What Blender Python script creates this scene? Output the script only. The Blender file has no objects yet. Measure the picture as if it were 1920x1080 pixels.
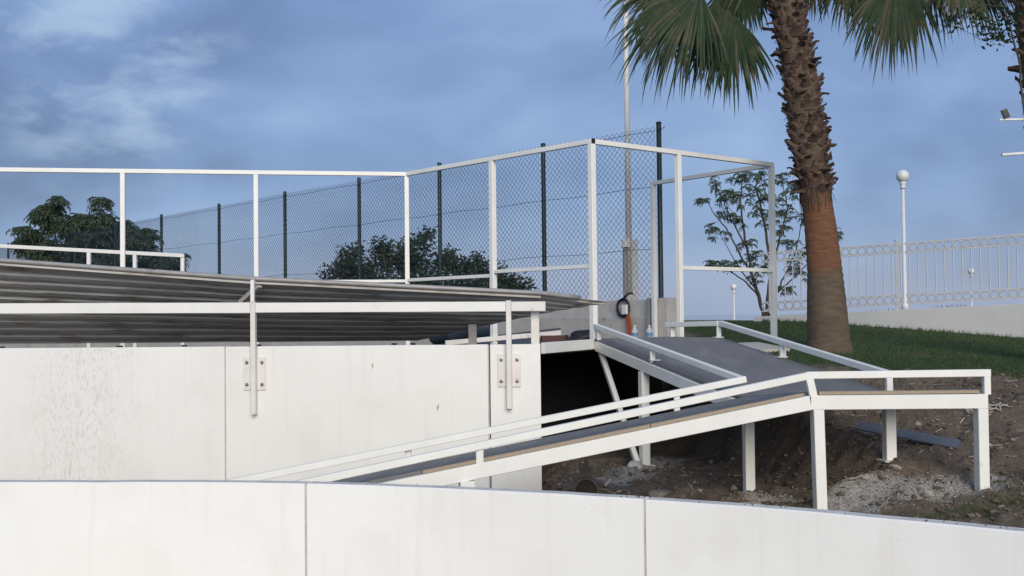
import bpy, math, random
import numpy as np
from mathutils import Vector, Matrix, noise
R = random.Random(7)
rad = math.radians
V = Vector
S = bpy.context.scene
COL = S.collection

# ------------------------------------------------------------------ camera, world, sun, exposure
EYE = V((0, 0, 1.65))
cam_d = bpy.data.cameras.new('camera'); cam = bpy.data.objects.new('camera', cam_d); COL.objects.link(cam)
cam_d.sensor_width = 36; cam_d.lens = 2118 * 36 / 1920; cam_d.clip_start = .05; cam_d.clip_end = 9000
pit, rol = rad(1.41), rad(.6)
fwd = V((0, math.cos(pit), math.sin(pit))); r0 = V((1, 0, 0)); u0 = r0.cross(fwd)
rt = r0 * math.cos(rol) - u0 * math.sin(rol); up = r0 * math.sin(rol) + u0 * math.cos(rol)
M = Matrix((rt, up, -fwd)).transposed().to_4x4(); M.translation = EYE
cam.matrix_world = M
S.camera = cam

SUN_EL, SUN_AZ = rad(23), rad(171)          # azimuth measured clockwise from +Y
EXPO = .96
world = bpy.data.worlds.new('World'); S.world = world; world.use_nodes = True
S.view_settings.view_transform = 'Standard'; S.view_settings.look = 'None'
S.view_settings.gamma = 1; S.view_settings.use_curve_mapping = False
S.view_settings.exposure = EXPO
sun_d = bpy.data.lights.new('sun', 'SUN'); sun_d.energy = 1.40; sun_d.angle = rad(34); sun_d.color = (1, .918, .81)
sun = bpy.data.objects.new('sun', sun_d); COL.objects.link(sun)
sd = V((math.sin(SUN_AZ) * math.cos(SUN_EL), math.cos(SUN_AZ) * math.cos(SUN_EL), math.sin(SUN_EL)))
sun.rotation_euler = (-sd).to_track_quat('-Z', 'Y').to_euler()

def build_sky():
    nt = world.node_tree; N, L = nt.nodes, nt.links
    for n in list(N): N.remove(n)
    out = N.new('ShaderNodeOutputWorld'); bg = N.new('ShaderNodeBackground'); bg.inputs[1].default_value = .1
    L.new(bg.outputs[0], out.inputs[0])
    sky = N.new('ShaderNodeTexSky'); sky.sky_type = 'NISHITA'; sky.sun_disc = False
    sky.sun_elevation = SUN_EL; sky.sun_rotation = SUN_AZ
    tc = N.new('ShaderNodeTexCoord'); sep = N.new('ShaderNodeSeparateXYZ'); L.new(tc.outputs['Generated'], sep.inputs[0])
    def math_(op, a, b=None, clamp=False):
        m = N.new('ShaderNodeMath'); m.operation = op; m.use_clamp = clamp
        for i, v in enumerate((a, b)):
            if v is None: continue
            if isinstance(v, (int, float)): m.inputs[i].default_value = v
            else: L.new(v, m.inputs[i])
        return m.outputs[0]
    mp = N.new('ShaderNodeMapping'); L.new(tc.outputs['Generated'], mp.inputs[0]); mp.inputs['Scale'].default_value = (1, 1, 2.1); mp.inputs['Location'].default_value = (3.1, 1.7, .4)
    comb = mp
    def noise_(scale, det, rough, dist, vec=None):
        n = N.new('ShaderNodeTexNoise'); n.inputs['Scale'].default_value = scale; n.inputs['Detail'].default_value = det
        n.inputs['Roughness'].default_value = rough; n.inputs['Distortion'].default_value = dist
        L.new(vec or comb.outputs[0], n.inputs['Vector']); return n.outputs[0]
    def ramp(val, stops):
        r = N.new('ShaderNodeValToRGB'); L.new(val, r.inputs[0]); e = r.color_ramp.elements
        while len(e) < len(stops): e.new(.5)
        for el, (p, c) in zip(e, stops): el.position = p; el.color = (*c, 1)
        return r.outputs[0]
    def mix(f, a, b, typ='MIX'):
        m = N.new('ShaderNodeMix'); m.data_type = 'RGBA'; m.blend_type = typ
        for i, v in ((0, f), (6, a), (7, b)):
            if isinstance(v, (int, float)): m.inputs[i].default_value = v
            elif isinstance(v, tuple): m.inputs[i].default_value = (*v, 1)
            else: L.new(v, m.inputs[i])
        return m.outputs[2]
    k = 1 / (.1 * 2 ** EXPO)
    c = lambda r, g, b: tuple(((x / 255 + .055) / 1.055) ** 2.4 * k / 4 for x in (r, g, b))   # /4: ramps clamp at 1
    big = noise_(2.9, 3, .5, .3); fine = noise_(8., 5, .5, .3)
    fac = math_('ADD', math_('MULTIPLY', big, .7), math_('MULTIPLY', fine, .3))
    deck = ramp(fac, [(.35, c(88, 111, 154)), (.45, c(108, 134, 180)), (.54, c(124, 151, 197)), (.67, c(148, 174, 214))])
    # torn bright gap in the cloud, high on the left of the view
    dot = N.new('ShaderNodeVectorMath'); dot.operation = 'DOT_PRODUCT'; nm = N.new('ShaderNodeVectorMath'); nm.operation = 'NORMALIZE'
    L.new(tc.outputs['Generated'], nm.inputs[0]); L.new(nm.outputs[0], dot.inputs[0])
    dot.inputs[1].default_value = V((-.330, .915, .215)).normalized()
    gap = N.new('ShaderNodeMapRange'); gap.interpolation_type = 'SMOOTHSTEP'
    L.new(dot.outputs['Value'], gap.inputs[0]); gap.inputs[1].default_value = .9915; gap.inputs[2].default_value = .9995
    wisp = N.new('ShaderNodeMapRange'); L.new(noise_(16., 5, .55, .2), wisp.inputs[0]); wisp.inputs[1].default_value = .45; wisp.inputs[2].default_value = .66
    deck = mix(math_('MULTIPLY', math_('MULTIPLY', gap.outputs[0], wisp.outputs[0]), .46, True), deck, c(192, 211, 232))
    # cloud on the side of the low sun is paler and more neutral than the cloud opposite it
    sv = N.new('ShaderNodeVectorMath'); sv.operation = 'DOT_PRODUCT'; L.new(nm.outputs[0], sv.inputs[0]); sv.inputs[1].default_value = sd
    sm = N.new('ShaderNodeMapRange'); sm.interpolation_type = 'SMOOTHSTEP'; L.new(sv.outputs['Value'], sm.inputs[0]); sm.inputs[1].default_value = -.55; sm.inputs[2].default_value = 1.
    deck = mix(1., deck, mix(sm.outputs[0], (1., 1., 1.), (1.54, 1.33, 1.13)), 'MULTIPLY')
    # paler, faintly lilac air near the horizon
    hz = N.new('ShaderNodeMapRange'); hz.interpolation_type = 'SMOOTHSTEP'; L.new(sep.outputs[2], hz.inputs[0]); hz.inputs[1].default_value = .085; hz.inputs[2].default_value = -.01
    deck = mix(math_('MULTIPLY', hz.outputs[0], .62), deck, c(168, 181, 210))
    four = N.new('ShaderNodeVectorMath'); four.operation = 'SCALE'; L.new(deck, four.inputs[0]); four.inputs['Scale'].default_value = 4
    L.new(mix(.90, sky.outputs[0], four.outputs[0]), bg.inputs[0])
build_sky()

# ------------------------------------------------------------------ materials
def make_mat(name, c1, c2=None, scale=6., rough=.6, bump=0., bscale=None, metal=0., detail=6., stretch=(1, 1, 1), spec=.4, c3=None, s3=40., lim=(.35, .65), t3=(.62, .72), bump_dist=.006):
    m = bpy.data.materials.new(name); m.use_nodes = True; nt = m.node_tree; N, L = nt.nodes, nt.links
    b = N['Principled BSDF']; b.inputs['Roughness'].default_value = rough; b.inputs['Metallic'].default_value = metal
    b.inputs['Specular IOR Level'].default_value = spec
    c2 = c2 or c1
    tc = N.new('ShaderNodeTexCoord'); mp = N.new('ShaderNodeMapping'); L.new(tc.outputs['Object'], mp.inputs[0]); mp.inputs['Scale'].default_value = stretch
    def nz(s, d=detail):
        n = N.new('ShaderNodeTexNoise'); n.inputs['Scale'].default_value = s; n.inputs['Detail'].default_value = d; n.inputs['Roughness'].default_value = .62
        L.new(mp.outputs[0], n.inputs['Vector']); return n.outputs[0]
    def rng(v, a, bb):
        r = N.new('ShaderNodeMapRange'); L.new(v, r.inputs[0]); r.inputs[1].default_value = a; r.inputs[2].default_value = bb; return r.outputs[0]
    def mix(f, a, bb):
        x = N.new('ShaderNodeMix'); x.data_type = 'RGBA'
        for i, v in ((0, f), (6, a), (7, bb)):
            if isinstance(v, tuple): x.inputs[i].default_value = (*v, 1)
            elif isinstance(v, (int, float)): x.inputs[i].default_value = v
            else: L.new(v, x.inputs[i])
        return x.outputs[2]
    n1 = nz(scale); col = mix(rng(n1, *lim), c1, c2)
    if c3: col = mix(rng(nz(s3), *t3), col, c3)
    L.new(col, b.inputs['Base Color'])
    if bump:
        bp = N.new('ShaderNodeBump'); bp.inputs['Strength'].default_value = bump; bp.inputs['Distance'].default_value = bump_dist
        L.new(nz(bscale or scale * 4, 8), bp.inputs['Height']); L.new(bp.outputs[0], b.inputs['Normal'])
    m['_mix'] = 0
    return m, dict(N=N, L=L, b=b, tc=tc, mp=mp, col=col, mix=mix, rng=rng, nz=nz)
def mat(*a, **k): return make_mat(*a, **k)[0]

m_white = mat('white_paint', (.795, .795, .745), (.735, .735, .685), 3, .42, .05, 60, c3=(.60, .57, .52), s3=9, t3=(.66, .80))
m_white_old = mat('old_white_paint', (.74, .72, .68), (.66, .63, .58), 4, .5, .05, 50, c3=(.42, .36, .29), s3=11, t3=(.60, .76))
m_black = mat('black_plastic', (.012, .012, .014), None, 5, .45)
m_green = mat('dark_green_coating', (.010, .028, .028), (.016, .036, .035), 8, .4)
m_wire = mat('green_wire', (.014, .026, .036), None, 5, .5)
m_ply = mat('plywood_edge', (.36, .295, .215), (.27, .22, .16), 30, .75, stretch=(1, 1, 6))
m_conc = mat('rough_concrete', (.50, .475, .435), (.40, .38, .35), 1.6, .88, .35, 22, c3=(.15, .145, .135), s3=5, t3=(.60, .74))
m_conc2 = mat('pale_concrete', (.56, .535, .50), (.45, .43, .40), 2.5, .88, .3, 26, c3=(.22, .21, .19), s3=8, t3=(.62, .74))
m_pillar = mat('whitewashed_concrete', (.86, .83, .77), (.76, .73, .68), 4, .85, .2, 30, c3=(.40, .37, .33), s3=13, t3=(.64, .78))
m_pad = mat('pale_slab', (.50, .48, .43), (.40, .38, .34), 5, .85, .2, 40)
m_topdust = mat('dusty_wall_top', (.66, .64, .60), (.52, .50, .465), 7, .85, .1, 40)
m_joint = mat('joint_filler', (.52, .50, .47), (.36, .34, .32), 9, .8)
m_bolt = mat('bolt_steel', (.34, .33, .32), (.22, .2, .18), 20, .4, metal=.7)
m_render = mat('grey_render_wall', (.46, .475, .47), (.42, .43, .43), 1.2, .85, .1, 30)
m_iron = mat('white_ironwork', (.48, .49, .50), (.41, .42, .43), 6, .5)
m_lampw = mat('white_lamp_glass', (.66, .665, .67), None, 3, .25)
m_pole = mat('white_pole', (.88, .86, .80), (.82, .79, .72), 5, .5)
m_redbox = mat('red_brown_box', (.075, .025, .022), (.05, .018, .016), 8, .6)
m_bag = mat('black_bag', (.013, .013, .016), (.02, .02, .024), 6, .5, .4, 14)
m_dplank = mat('dark_plank', (.06, .065, .07), (.04, .042, .046), 8, .6)
m_blue = mat('blue_drum', (.030, .046, .075), (.025, .040, .064), 6, .45)
m_board = mat('blue_grey_board', (.105, .125, .16), (.085, .10, .13), 7, .6)
m_orange = mat('orange_cloth', (.42, .10, .035), (.30, .075, .03), 14, .8, .4, 20, stretch=(4, 4, 1))
m_box = mat('white_plastic', (.72, .72, .70), None, 5, .4)
m_rope = mat('pale_cord', (.46, .42, .36), (.36, .33, .28), 20, .85)
m_rock = mat('rock', (.25, .225, .195), (.17, .155, .135), 5, .9, .5, 18)
m_rock2 = mat('pale_rock', (.38, .34, .29), (.28, .25, .21), 6, .9, .5, 20)
m_pebble = mat('pebbles', (.27, .225, .175), (.15, .12, .09), 1.7, .95, lim=(.42, .58))
m_grav = mat('crushed_stone', (.44, .42, .385), (.32, .305, .28), 4, .95)
m_log = mat('log_bark', (.19, .165, .135), (.10, .085, .07), 12, .9, .5, 30)
m_logend = mat('log_end', (.035, .03, .027), (.022, .02, .018), 14, .95)
m_bark = mat('bark', (.095, .075, .06), (.06, .05, .04), 10, .9, .5, 30)
m_bark2 = mat('sapling_bark', (.07, .06, .05), (.045, .038, .032), 12, .9)
m_leafA = mat('ailanthus_leaf', (.11, .15, .095), (.070, .108, .072), 3, .6, lim=(.4, .6), c3=(.12, .16, .09), s3=5, t3=(.55, .7))
m_leafB = mat('bush_leaf', (.085, .115, .068), (.048, .074, .046), 4, .5, c3=(.09, .085, .04), s3=2.3, t3=(.58, .68))
m_leafC = mat('sapling_leaf', (.15, .195, .13), (.105, .145, .095), 4, .55)
m_leafD = mat('climber_leaf', (.035, .07, .03), (.022, .045, .02), 5, .45)
m_dry = mat('dry_leaf', (.42, .43, .28), (.46, .40, .28), 30, .7)
m_frond = mat('palm_leaf', (.050, .078, .034), (.030, .052, .026), 5, .48, c3=(.14, .125, .07), s3=1.6, t3=(.57, .70))
m_frond_dry = mat('dry_palm_leaf', (.125, .115, .075), (.075, .075, .048), 7, .6)
m_stalk = mat('palm_stalk', (.05, .055, .026), (.07, .06, .03), 8, .6)
def boot_mat():
    m, d = make_mat('palm_leaf_base', (.098, .061, .044), (.058, .036, .028), 9, .92, .6, 30, c3=(.21, .155, .115), s3=7, t3=(.58, .74), stretch=(1, 1, .5))
    N, L, b, mix = d['N'], d['L'], d['b'], d['mix']; oi = N.new('ShaderNodeObjectInfo')
    L.new(mix(oi.outputs['Random'], mix(.6, d['col'], (.036, .023, .019)), mix(.35, d['col'], (.19, .135, .10))), b.inputs['Base Color']); return m
m_boot = boot_mat()
m_fibre = mat('palm_fibre', (.10, .065, .042), (.06, .04, .028), 20, .95, stretch=(1, 1, .3))
m_tuft = mat('grass_tuft', (.05, .075, .025), (.10, .10, .045), 3, .8)
m_grass = mat('grass_blades', (.029, .063, .018), (.043, .078, .023), .9, .7, c3=(.095, .098, .040), s3=1.1, t3=(.54, .72))
def translucent(m, f=.35):
    nt = m.node_tree; N, L = nt.nodes, nt.links; b = N['Principled BSDF']; t = N.new('ShaderNodeBsdfTranslucent'); x = N.new('ShaderNodeMixShader'); x.inputs[0].default_value = f
    src = b.inputs['Base Color'].links[0].from_socket; L.new(src, t.inputs[0]); L.new(b.outputs[0], x.inputs[1]); L.new(t.outputs[0], x.inputs[2]); L.new(x.outputs[0], N['Material Output'].inputs[0])
for m_ in (m_leafA, m_leafB, m_leafC, m_leafD): translucent(m_, .45)
translucent(m_frond, .2); translucent(m_frond_dry, .25)
m_void_shade = mat('void_shade_sheet', (.006, .007, .009), (.010, .011, .013), 3, .8)  # near-black colour standing in for the shade of the void under the platform

def panel_mat():
    m, d = make_mat('white_wall_render', (.795, .795, .75), (.755, .752, .708), .8, .62, .12, 45, bump_dist=.006)
    N, L, b, mix, rng, tc = d['N'], d['L'], d['b'], d['mix'], d['rng'], d['tc']
    # faint vertical run marks, fine pocks
    mp = N.new('ShaderNodeMapping'); L.new(tc.outputs['Object'], mp.inputs[0]); mp.inputs['Scale'].default_value = (7, 7, .5)
    n = N.new('ShaderNodeTexNoise'); L.new(mp.outputs[0], n.inputs['Vector']); n.inputs['Scale'].default_value = 1.5; n.inputs['Detail'].default_value = 6
    col = mix(rng(n.outputs[0], .56, .95), d['col'], (.70, .67, .62))
    sg = N.new('ShaderNodeSeparateXYZ'); L.new(tc.outputs['Generated'], sg.inputs[0])
    mq = N.new('ShaderNodeMapping'); L.new(tc.outputs['Object'], mq.inputs[0]); mq.inputs['Scale'].default_value = (13, 13, .35)
    nd = N.new('ShaderNodeTexNoise'); L.new(mq.outputs[0], nd.inputs['Vector']); nd.inputs['Scale'].default_value = 1.3; nd.inputs['Detail'].default_value = 5
    mm_ = N.new('ShaderNodeMath'); mm_.operation = 'MULTIPLY'; L.new(rng(nd.outputs[0], .61, .95), mm_.inputs[0]); L.new(rng(sg.outputs[2], .55, 1.02), mm_.inputs[1])
    col = mix(mm_.outputs[0], col, (.60, .57, .51))      # run marks from the top edge
    nb = N.new('ShaderNodeTexNoise'); L.new(tc.outputs['Object'], nb.inputs['Vector']); nb.inputs['Scale'].default_value = 2.1; nb.inputs['Detail'].default_value = 7
    col = mix(rng(nb.outputs[0], .52, .95), col, (.70, .68, .64))
    n2 = N.new('ShaderNodeTexNoise'); L.new(tc.outputs['Object'], n2.inputs['Vector']); n2.inputs['Scale'].default_value = 42; n2.inputs['Detail'].default_value = 3
    col = mix(rng(n2.outputs[0], .725, .78), col, (.60, .58, .55))
    L.new(col, b.inputs['Base Color']); return m, d, col
m_panel, _, _ = panel_mat()
def scuff_mat(cx):
    m, d, col = panel_mat(); m.name = 'white_wall_render_scuffed'
    N, L, b, mix, rng, tc = d['N'], d['L'], d['b'], d['mix'], d['rng'], d['tc']
    sep = N.new('ShaderNodeSeparateXYZ'); L.new(tc.outputs['Object'], sep.inputs[0])
    a = N.new('ShaderNodeMath'); a.operation = 'SUBTRACT'; L.new(sep.outputs[0], a.inputs[0]); a.inputs[1].default_value = cx
    sl = N.new('ShaderNodeMath'); sl.operation = 'MULTIPLY_ADD'; L.new(sep.outputs[2], sl.inputs[0]); sl.inputs[1].default_value = -.18; L.new(a.outputs[0], sl.inputs[2])
    ab = N.new('ShaderNodeMath'); ab.operation = 'ABSOLUTE'; L.new(sl.outputs[0], ab.inputs[0])
    fall = rng(ab.outputs[0], .80, .0)
    mp = N.new('ShaderNodeMapping'); L.new(tc.outputs['Object'], mp.inputs[0]); mp.inputs['Scale'].default_value = (38, 38, 15); mp.inputs['Rotation'].default_value = (0, .25, 0)
    n = N.new('ShaderNodeTexNoise'); L.new(mp.outputs[0], n.inputs['Vector']); n.inputs['Scale'].default_value = 1.15; n.inputs['Detail'].default_value = 4
    sp = rng(n.outputs[0], .50, .72)
    mu = N.new('ShaderNodeMath'); mu.operation = 'MULTIPLY'; L.new(fall, mu.inputs[0]); L.new(sp, mu.inputs[1])
    m2 = N.new('ShaderNodeMath'); m2.operation = 'MULTIPLY'; L.new(mu.outputs[0], m2.inputs[0]); m2.inputs[1].default_value = .5
    L.new(mix(m2.outputs[0], col, (.40, .39, .37)), b.inputs['Base Color']); return m
m_scuff = scuff_mat(-4.62 + 10.4)

def deck_mat():
    m, d = make_mat('grey_deck_coating', (.172, .173, .172), (.145, .147, .148), 3, .72, .25, 160, c3=(.23, .225, .215), s3=2.0, t3=(.50, .80), stretch=(3.2, .7, 1), bump_dist=.004)
    return m
m_deck = deck_mat()
m_sheet = mat('dirty_galvanised_sheet', (.62, .60, .56), (.50, .48, .445), 2.6, lim=(.42, .58), rough=.62, bump=.1, bscale=20, metal=.15, c3=(.22, .185, .15), s3=5, t3=(.55, .70), stretch=(.35, 1.6, 1.6))
m_pipe = mat('roof_edge_metal', (.36, .355, .345), (.28, .275, .26), 5, .5, metal=.2, c3=(.20, .13, .085), s3=3.5, t3=(.64, .74))

def ground_mat():
    m, d = make_mat('earth', (.168, .130, .096), (.112, .086, .064), 2.2, .95, .9, 34, c3=(.235, .195, .155), s3=11, t3=(.55, .72), bump_dist=.05)
    N, L, b, mix, rng = d['N'], d['L'], d['b'], d['mix'], d['rng']
    at = N.new('ShaderNodeAttribute'); at.attribute_name = 'cover'; sp = N.new('ShaderNodeSeparateColor'); L.new(at.outputs['Color'], sp.inputs[0])
    g = mix(rng(d['nz'](1.3), .38, .62), (.030, .055, .016), (.046, .068, .022)); g = mix(rng(d['nz'](60), .5, .75), g, (.018, .034, .010))
    gv = mix(rng(d['nz'](38), .42, .6), (.40, .38, .345), (.24, .222, .198))
    c = mix(sp.outputs[1], d['col'], gv); c = mix(sp.outputs[0], c, g); L.new(c, b.inputs['Base Color']); return m
m_ground = ground_mat()

def sea_mat():
    return mat('sea_water', (.05, .09, .13), (.06, .10, .14), .02, .06, spec=.5)
def trunk_mat():
    m, d = make_mat('palm_trunk', (.145, .108, .076), (.095, .070, .049), 5, .93, .7, 26, stretch=(1, 1, 3.5), bump_dist=.03)
    N, L, b, mix, rng, tc = d['N'], d['L'], d['b'], d['mix'], d['rng'], d['tc']
    sep = N.new('ShaderNodeSeparateXYZ'); L.new(tc.outputs['Object'], sep.inputs[0])
    zz = N.new('ShaderNodeMath'); zz.operation = 'MULTIPLY_ADD'; L.new(d['nz'](7), zz.inputs[0]); zz.inputs[1].default_value = .22; L.new(sep.outputs[2], zz.inputs[2])
    def band(lo, hi):
        a = N.new('ShaderNodeMath'); a.operation = 'MULTIPLY'; L.new(rng(zz.outputs[0], lo - .07, lo + .05), a.inputs[0]); L.new(rng(zz.outputs[0], hi + .10, hi - .22), a.inputs[1]); return a.outputs[0]
    mp = N.new('ShaderNodeMapping'); L.new(tc.outputs['Object'], mp.inputs[0]); mp.inputs['Scale'].default_value = (3, 3, 22)
    n = N.new('ShaderNodeTexNoise'); L.new(mp.outputs[0], n.inputs['Vector']); n.inputs['Scale'].default_value = 2; n.inputs['Detail'].default_value = 7
    red = mix(rng(n.outputs[0], .35, .65), (.125, .060, .034), (.205, .095, .050))
    c = mix(band(1.30, 2.42), d['col'], red)          # freshly stripped bark, a reddish band
    L.new(c, b.inputs['Base Color']); return m
m_trunk = trunk_mat()
def bottle_mat():
    m = bpy.data.materials.new('clear_plastic'); m.use_nodes = True; b = m.node_tree.nodes['Principled BSDF']
    b.inputs['Base Color'].default_value = (.80, .86, .90, 1); b.inputs['Roughness'].default_value = .12; b.inputs['Transmission Weight'].default_value = .55; b.inputs['IOR'].default_value = 1.2
    return m
m_bottle = bottle_mat()
m_label = mat('blue_label', (.05, .16, .34), (.20, .34, .5), 25, .5, stretch=(1, 1, 3))

# ------------------------------------------------------------------ mesh building
class B:
    def __init__(s): s.v = []; s.f = []; s.mi = []
    def add(s, vs, fs, mi=0):
        o = len(s.v); s.v += [tuple(p) for p in vs]; s.f += [tuple(i + o for i in f) for f in fs]; s.mi += [mi] * len(fs)
    def beam(s, p, q, w, h, ch=.004, mi=0, side=None):
        """rectangular bar from p to q, w across, h in the plane of the up direction, chamfered edges"""
        p, q = V(p), V(q); d = (q - p).normalized()
        if side is None: side = d.cross(V((0, 0, 1)))
        side = V(side)
        if side.length < 1e-4: side = V((1, 0, 0))
        side = (side - d * side.dot(d)).normalized(); u = side.cross(d).normalized()
        a, b_ = w / 2, h / 2; c = min(ch, a * .45, b_ * .45)
        sec = [(a, -b_ + c), (a, b_ - c), (a - c, b_), (-a + c, b_), (-a, b_ - c), (-a, -b_ + c), (-a + c, -b_), (a - c, -b_)]
        vs = [p + side * x + u * y for x, y in sec] + [q + side * x + u * y for x, y in sec]
        fs = [(i, (i + 1) % 8, 8 + (i + 1) % 8, 8 + i) for i in range(8)] + [tuple(range(7, -1, -1)), tuple(range(8, 16))]
        s.add(vs, fs, mi); return s
    def post(s, x, y, z0, z1, w, d=None, ang=0, ch=.004, mi=0, lean=(0, 0)):
        d = d or w; return s.beam((x, y, z0), (x + lean[0], y + lean[1], z1), w, d, ch, mi, side=(math.cos(ang), math.sin(ang), 0))
    def tube(s, pts, rs, n=8, cap=True, mi=0):
        pts = [V(p) for p in pts]
        if not isinstance(rs, (list, tuple)): rs = [rs] * len(pts)
        o = len(s.v); ref = None
        for i, p in enumerate(pts):
            d = (pts[min(i + 1, len(pts) - 1)] - pts[max(i - 1, 0)])
            d = d.normalized() if d.length > 1e-9 else V((0, 0, 1))
            if ref is None: ref = d.orthogonal().normalized()
            ref = (ref - d * ref.dot(d)); ref = ref.normalized() if ref.length > 1e-6 else d.orthogonal().normalized()
            b_ = d.cross(ref)
            for k in range(n):
                a = 2 * math.pi * k / n; s.v.append(tuple(p + (ref * math.cos(a) + b_ * math.sin(a)) * rs[i]))
        for i in range(len(pts) - 1):
            for k in range(n):
                s.f.append((o + i * n + k, o + i * n + (k + 1) % n, o + (i + 1) * n + (k + 1) % n, o + (i + 1) * n + k)); s.mi.append(mi)
        if cap:
            s.f.append(tuple(o + k for k in range(n - 1, -1, -1))); s.mi.append(mi)
            e = o + (len(pts) - 1) * n; s.f.append(tuple(e + k for k in range(n))); s.mi.append(mi)
        return s
    def prism(s, poly, z0, z1, mi=0, ch=0.):
        """poly in plan; z0,z1 numbers or per-corner lists"""
        n = len(poly); z0 = z0 if isinstance(z0, list) else [z0] * n; z1 = z1 if isinstance(z1, list) else [z1] * n
        vs = [(x, y, z) for (x, y), z in zip(poly, z0)] + [(x, y, z) for (x, y), z in zip(poly, z1)]
        fs = [tuple(range(n - 1, -1, -1)), tuple(range(n, 2 * n))] + [(i, (i + 1) % n, n + (i + 1) % n, n + i) for i in range(n)]
        s.add(vs, fs, mi); return s
    def ring(s, c, axis, r, t, n=14, m=5, a0=0., a1=2 * math.pi, xdir=None):
        c, axis = V(c), V(axis).normalized(); x = V(xdir).normalized() if xdir else axis.orthogonal().normalized(); y = axis.cross(x)
        full = abs(a1 - a0 - 2 * math.pi) < 1e-6
        pts = [c + (x * math.cos(a0 + (a1 - a0) * i / n) + y * math.sin(a0 + (a1 - a0) * i / n)) * r for i in range(n + 1)]
        return s.tube(pts, t, m, cap=not full)
    def lathe(s, c, prof, n=16, mi=0):
        c = V(c); o = len(s.v)
        for r, z in prof:
            for k in range(n):
                a = 2 * math.pi * k / n; s.v.append((c.x + r * math.cos(a), c.y + r * math.sin(a), c.z + z))
        for i in range(len(prof) - 1):
            for k in range(n):
                s.f.append((o + i * n + k, o + i * n + (k + 1) % n, o + (i + 1) * n + (k + 1) % n, o + (i + 1) * n + k)); s.mi.append(mi)
        s.f.append(tuple(o + k for k in range(n - 1, -1, -1))); s.mi.append(mi)
        e = o + (len(prof) - 1) * n; s.f.append(tuple(e + k for k in range(n))); s.mi.append(mi); return s
    def mesh(s, name, mats, loc=(0, 0, 0), smooth=False):
        me = bpy.data.meshes.new(name); lx, ly, lz = loc
        me.from_pydata([(x - lx, y - ly, z - lz) for x, y, z in s.v], [], s.f)
        for m_ in (mats if isinstance(mats, (list, tuple)) else [mats]): me.materials.append(m_)
        if any(s.mi): me.polygons.foreach_set('material_index', s.mi)
        if smooth: me.polygons.foreach_set('use_smooth', [True] * len(me.polygons))
        me.update(); return me

def tag(o, label=None, cat=None, group=None, kind=None):
    if label: o['label'] = label
    if cat: o['category'] = cat
    if group: o['group'] = group
    if kind: o['kind'] = kind
    return o
def thing(name, label, cat, loc, group=None):
    o = bpy.data.objects.new(name, None); COL.objects.link(o); o.location = loc; o.empty_display_size = .1
    o['_loc'] = [float(c) for c in loc]
    return tag(o, label, cat, group)
def rootloc(o):
    while o.parent: o = o.parent
    return tuple(o['_loc']) if '_loc' in o else tuple(o.location)
def part(name, b, m, parent, smooth=False, label=None, kind=None):
    o = bpy.data.objects.new(name, b.mesh(name, m, rootloc(parent), smooth)); COL.objects.link(o); o.parent = parent
    return tag(o, label, kind=kind)
def part_mesh(name, me, parent, loc, rot=(0, 0, 0), scale=1.):
    """place a shared mesh as a part; loc in world"""
    o = bpy.data.objects.new(name, me); COL.objects.link(o); o.parent = parent
    rl = rootloc(parent); o.location = tuple(a - c for a, c in zip(loc, rl)); o.rotation_euler = rot
    o.scale = (scale,) * 3 if isinstance(scale, (int, float)) else scale
    return o
def single(name, b, m, loc, label, cat, group=None, smooth=False, kind=None):
    o = bpy.data.objects.new(name, b.mesh(name, m, loc, smooth)); COL.objects.link(o); o.location = loc
    return tag(o, label, cat, group, kind)
lerp = lambda a, b, t: a + (b - a) * t
def to_world(px, py, d, dd=0.):
    y = d + dd; return ((px - 960) / 2118 * y, y, 1.65 + (592 - .0105 * (px - 960) - py) / 2118 * y)
def sstep(t): t = max(0., min(1., t)); return t * t * (3 - 2 * t)

# ------------------------------------------------------------------ terrain
#TERRAIN-BEGIN
def interp(x, tab):
    if x <= tab[0][0]: return tab[0][1]
    for (a, b), (c, d) in zip(tab, tab[1:]):
        if x <= c: return b + (d - b) * (x - a) / (c - a)
    return tab[-1][1]
ZL = [(6, .0), (8, .05), (8.88, .086), (9.4, .30), (10.2, .5), (11, .8), (12, 1.0), (13, 1.12), (14.5, 1.22), (16, 1.30), (18, 1.40), (20, 1.44), (26.5, 1.49), (29, 1.0), (33, -.1), (40, -.2)]
ZR = [(6, -.05), (8, .15), (8.85, .31), (9.6, .53), (10.4, .78), (11, .87), (11.7, .93), (13, 1.02), (14, 1.06), (17, 1.13), (21.5, 1.12), (23.5, 1.13), (25, .9), (30, .2), (40, 0.)]
XE = [(8.4, 2.25), (8.9, 2.55), (9.4, 3.1), (12.7, 2.42), (13.5, 2.02), (14., 2.15), (17.3, 2.5), (30, 2.2), (45, -8)]
def ground_z(x, y):
    q = max(0., min(1.3, (x / max(y, 1.) - .25) / .2))
    hi = interp(y, ZL) * (1 - min(q, 1)) + interp(y, ZR) * min(q, 1)
    lo = .08 if y < 22 else (.08 - min(1., (y - 22) / 8) * .28)
    e = interp(y, XE); t = (x - (e - .55)) / .65; t = max(0., min(1., t)); t = t * t * (3 - 2 * t)
    lo -= .42 * max(0., min(1., (.55 - x) / .5)) * (1. if y < 22 else 0.)
    if y < 8.9: lo = min(lo, hi + .02)
    z = lo + (hi - lo) * t
    # spoil heap by the back column of the landing
    z += .10 * pow(2.718, -(((x - 2.72) / .34) ** 2 + ((y - 9.12) / .17) ** 2)) + .07 * pow(2.718, -(((x - 3.2) / .25) ** 2 + ((y - 9.35) / .15) ** 2))
    return z
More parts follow.
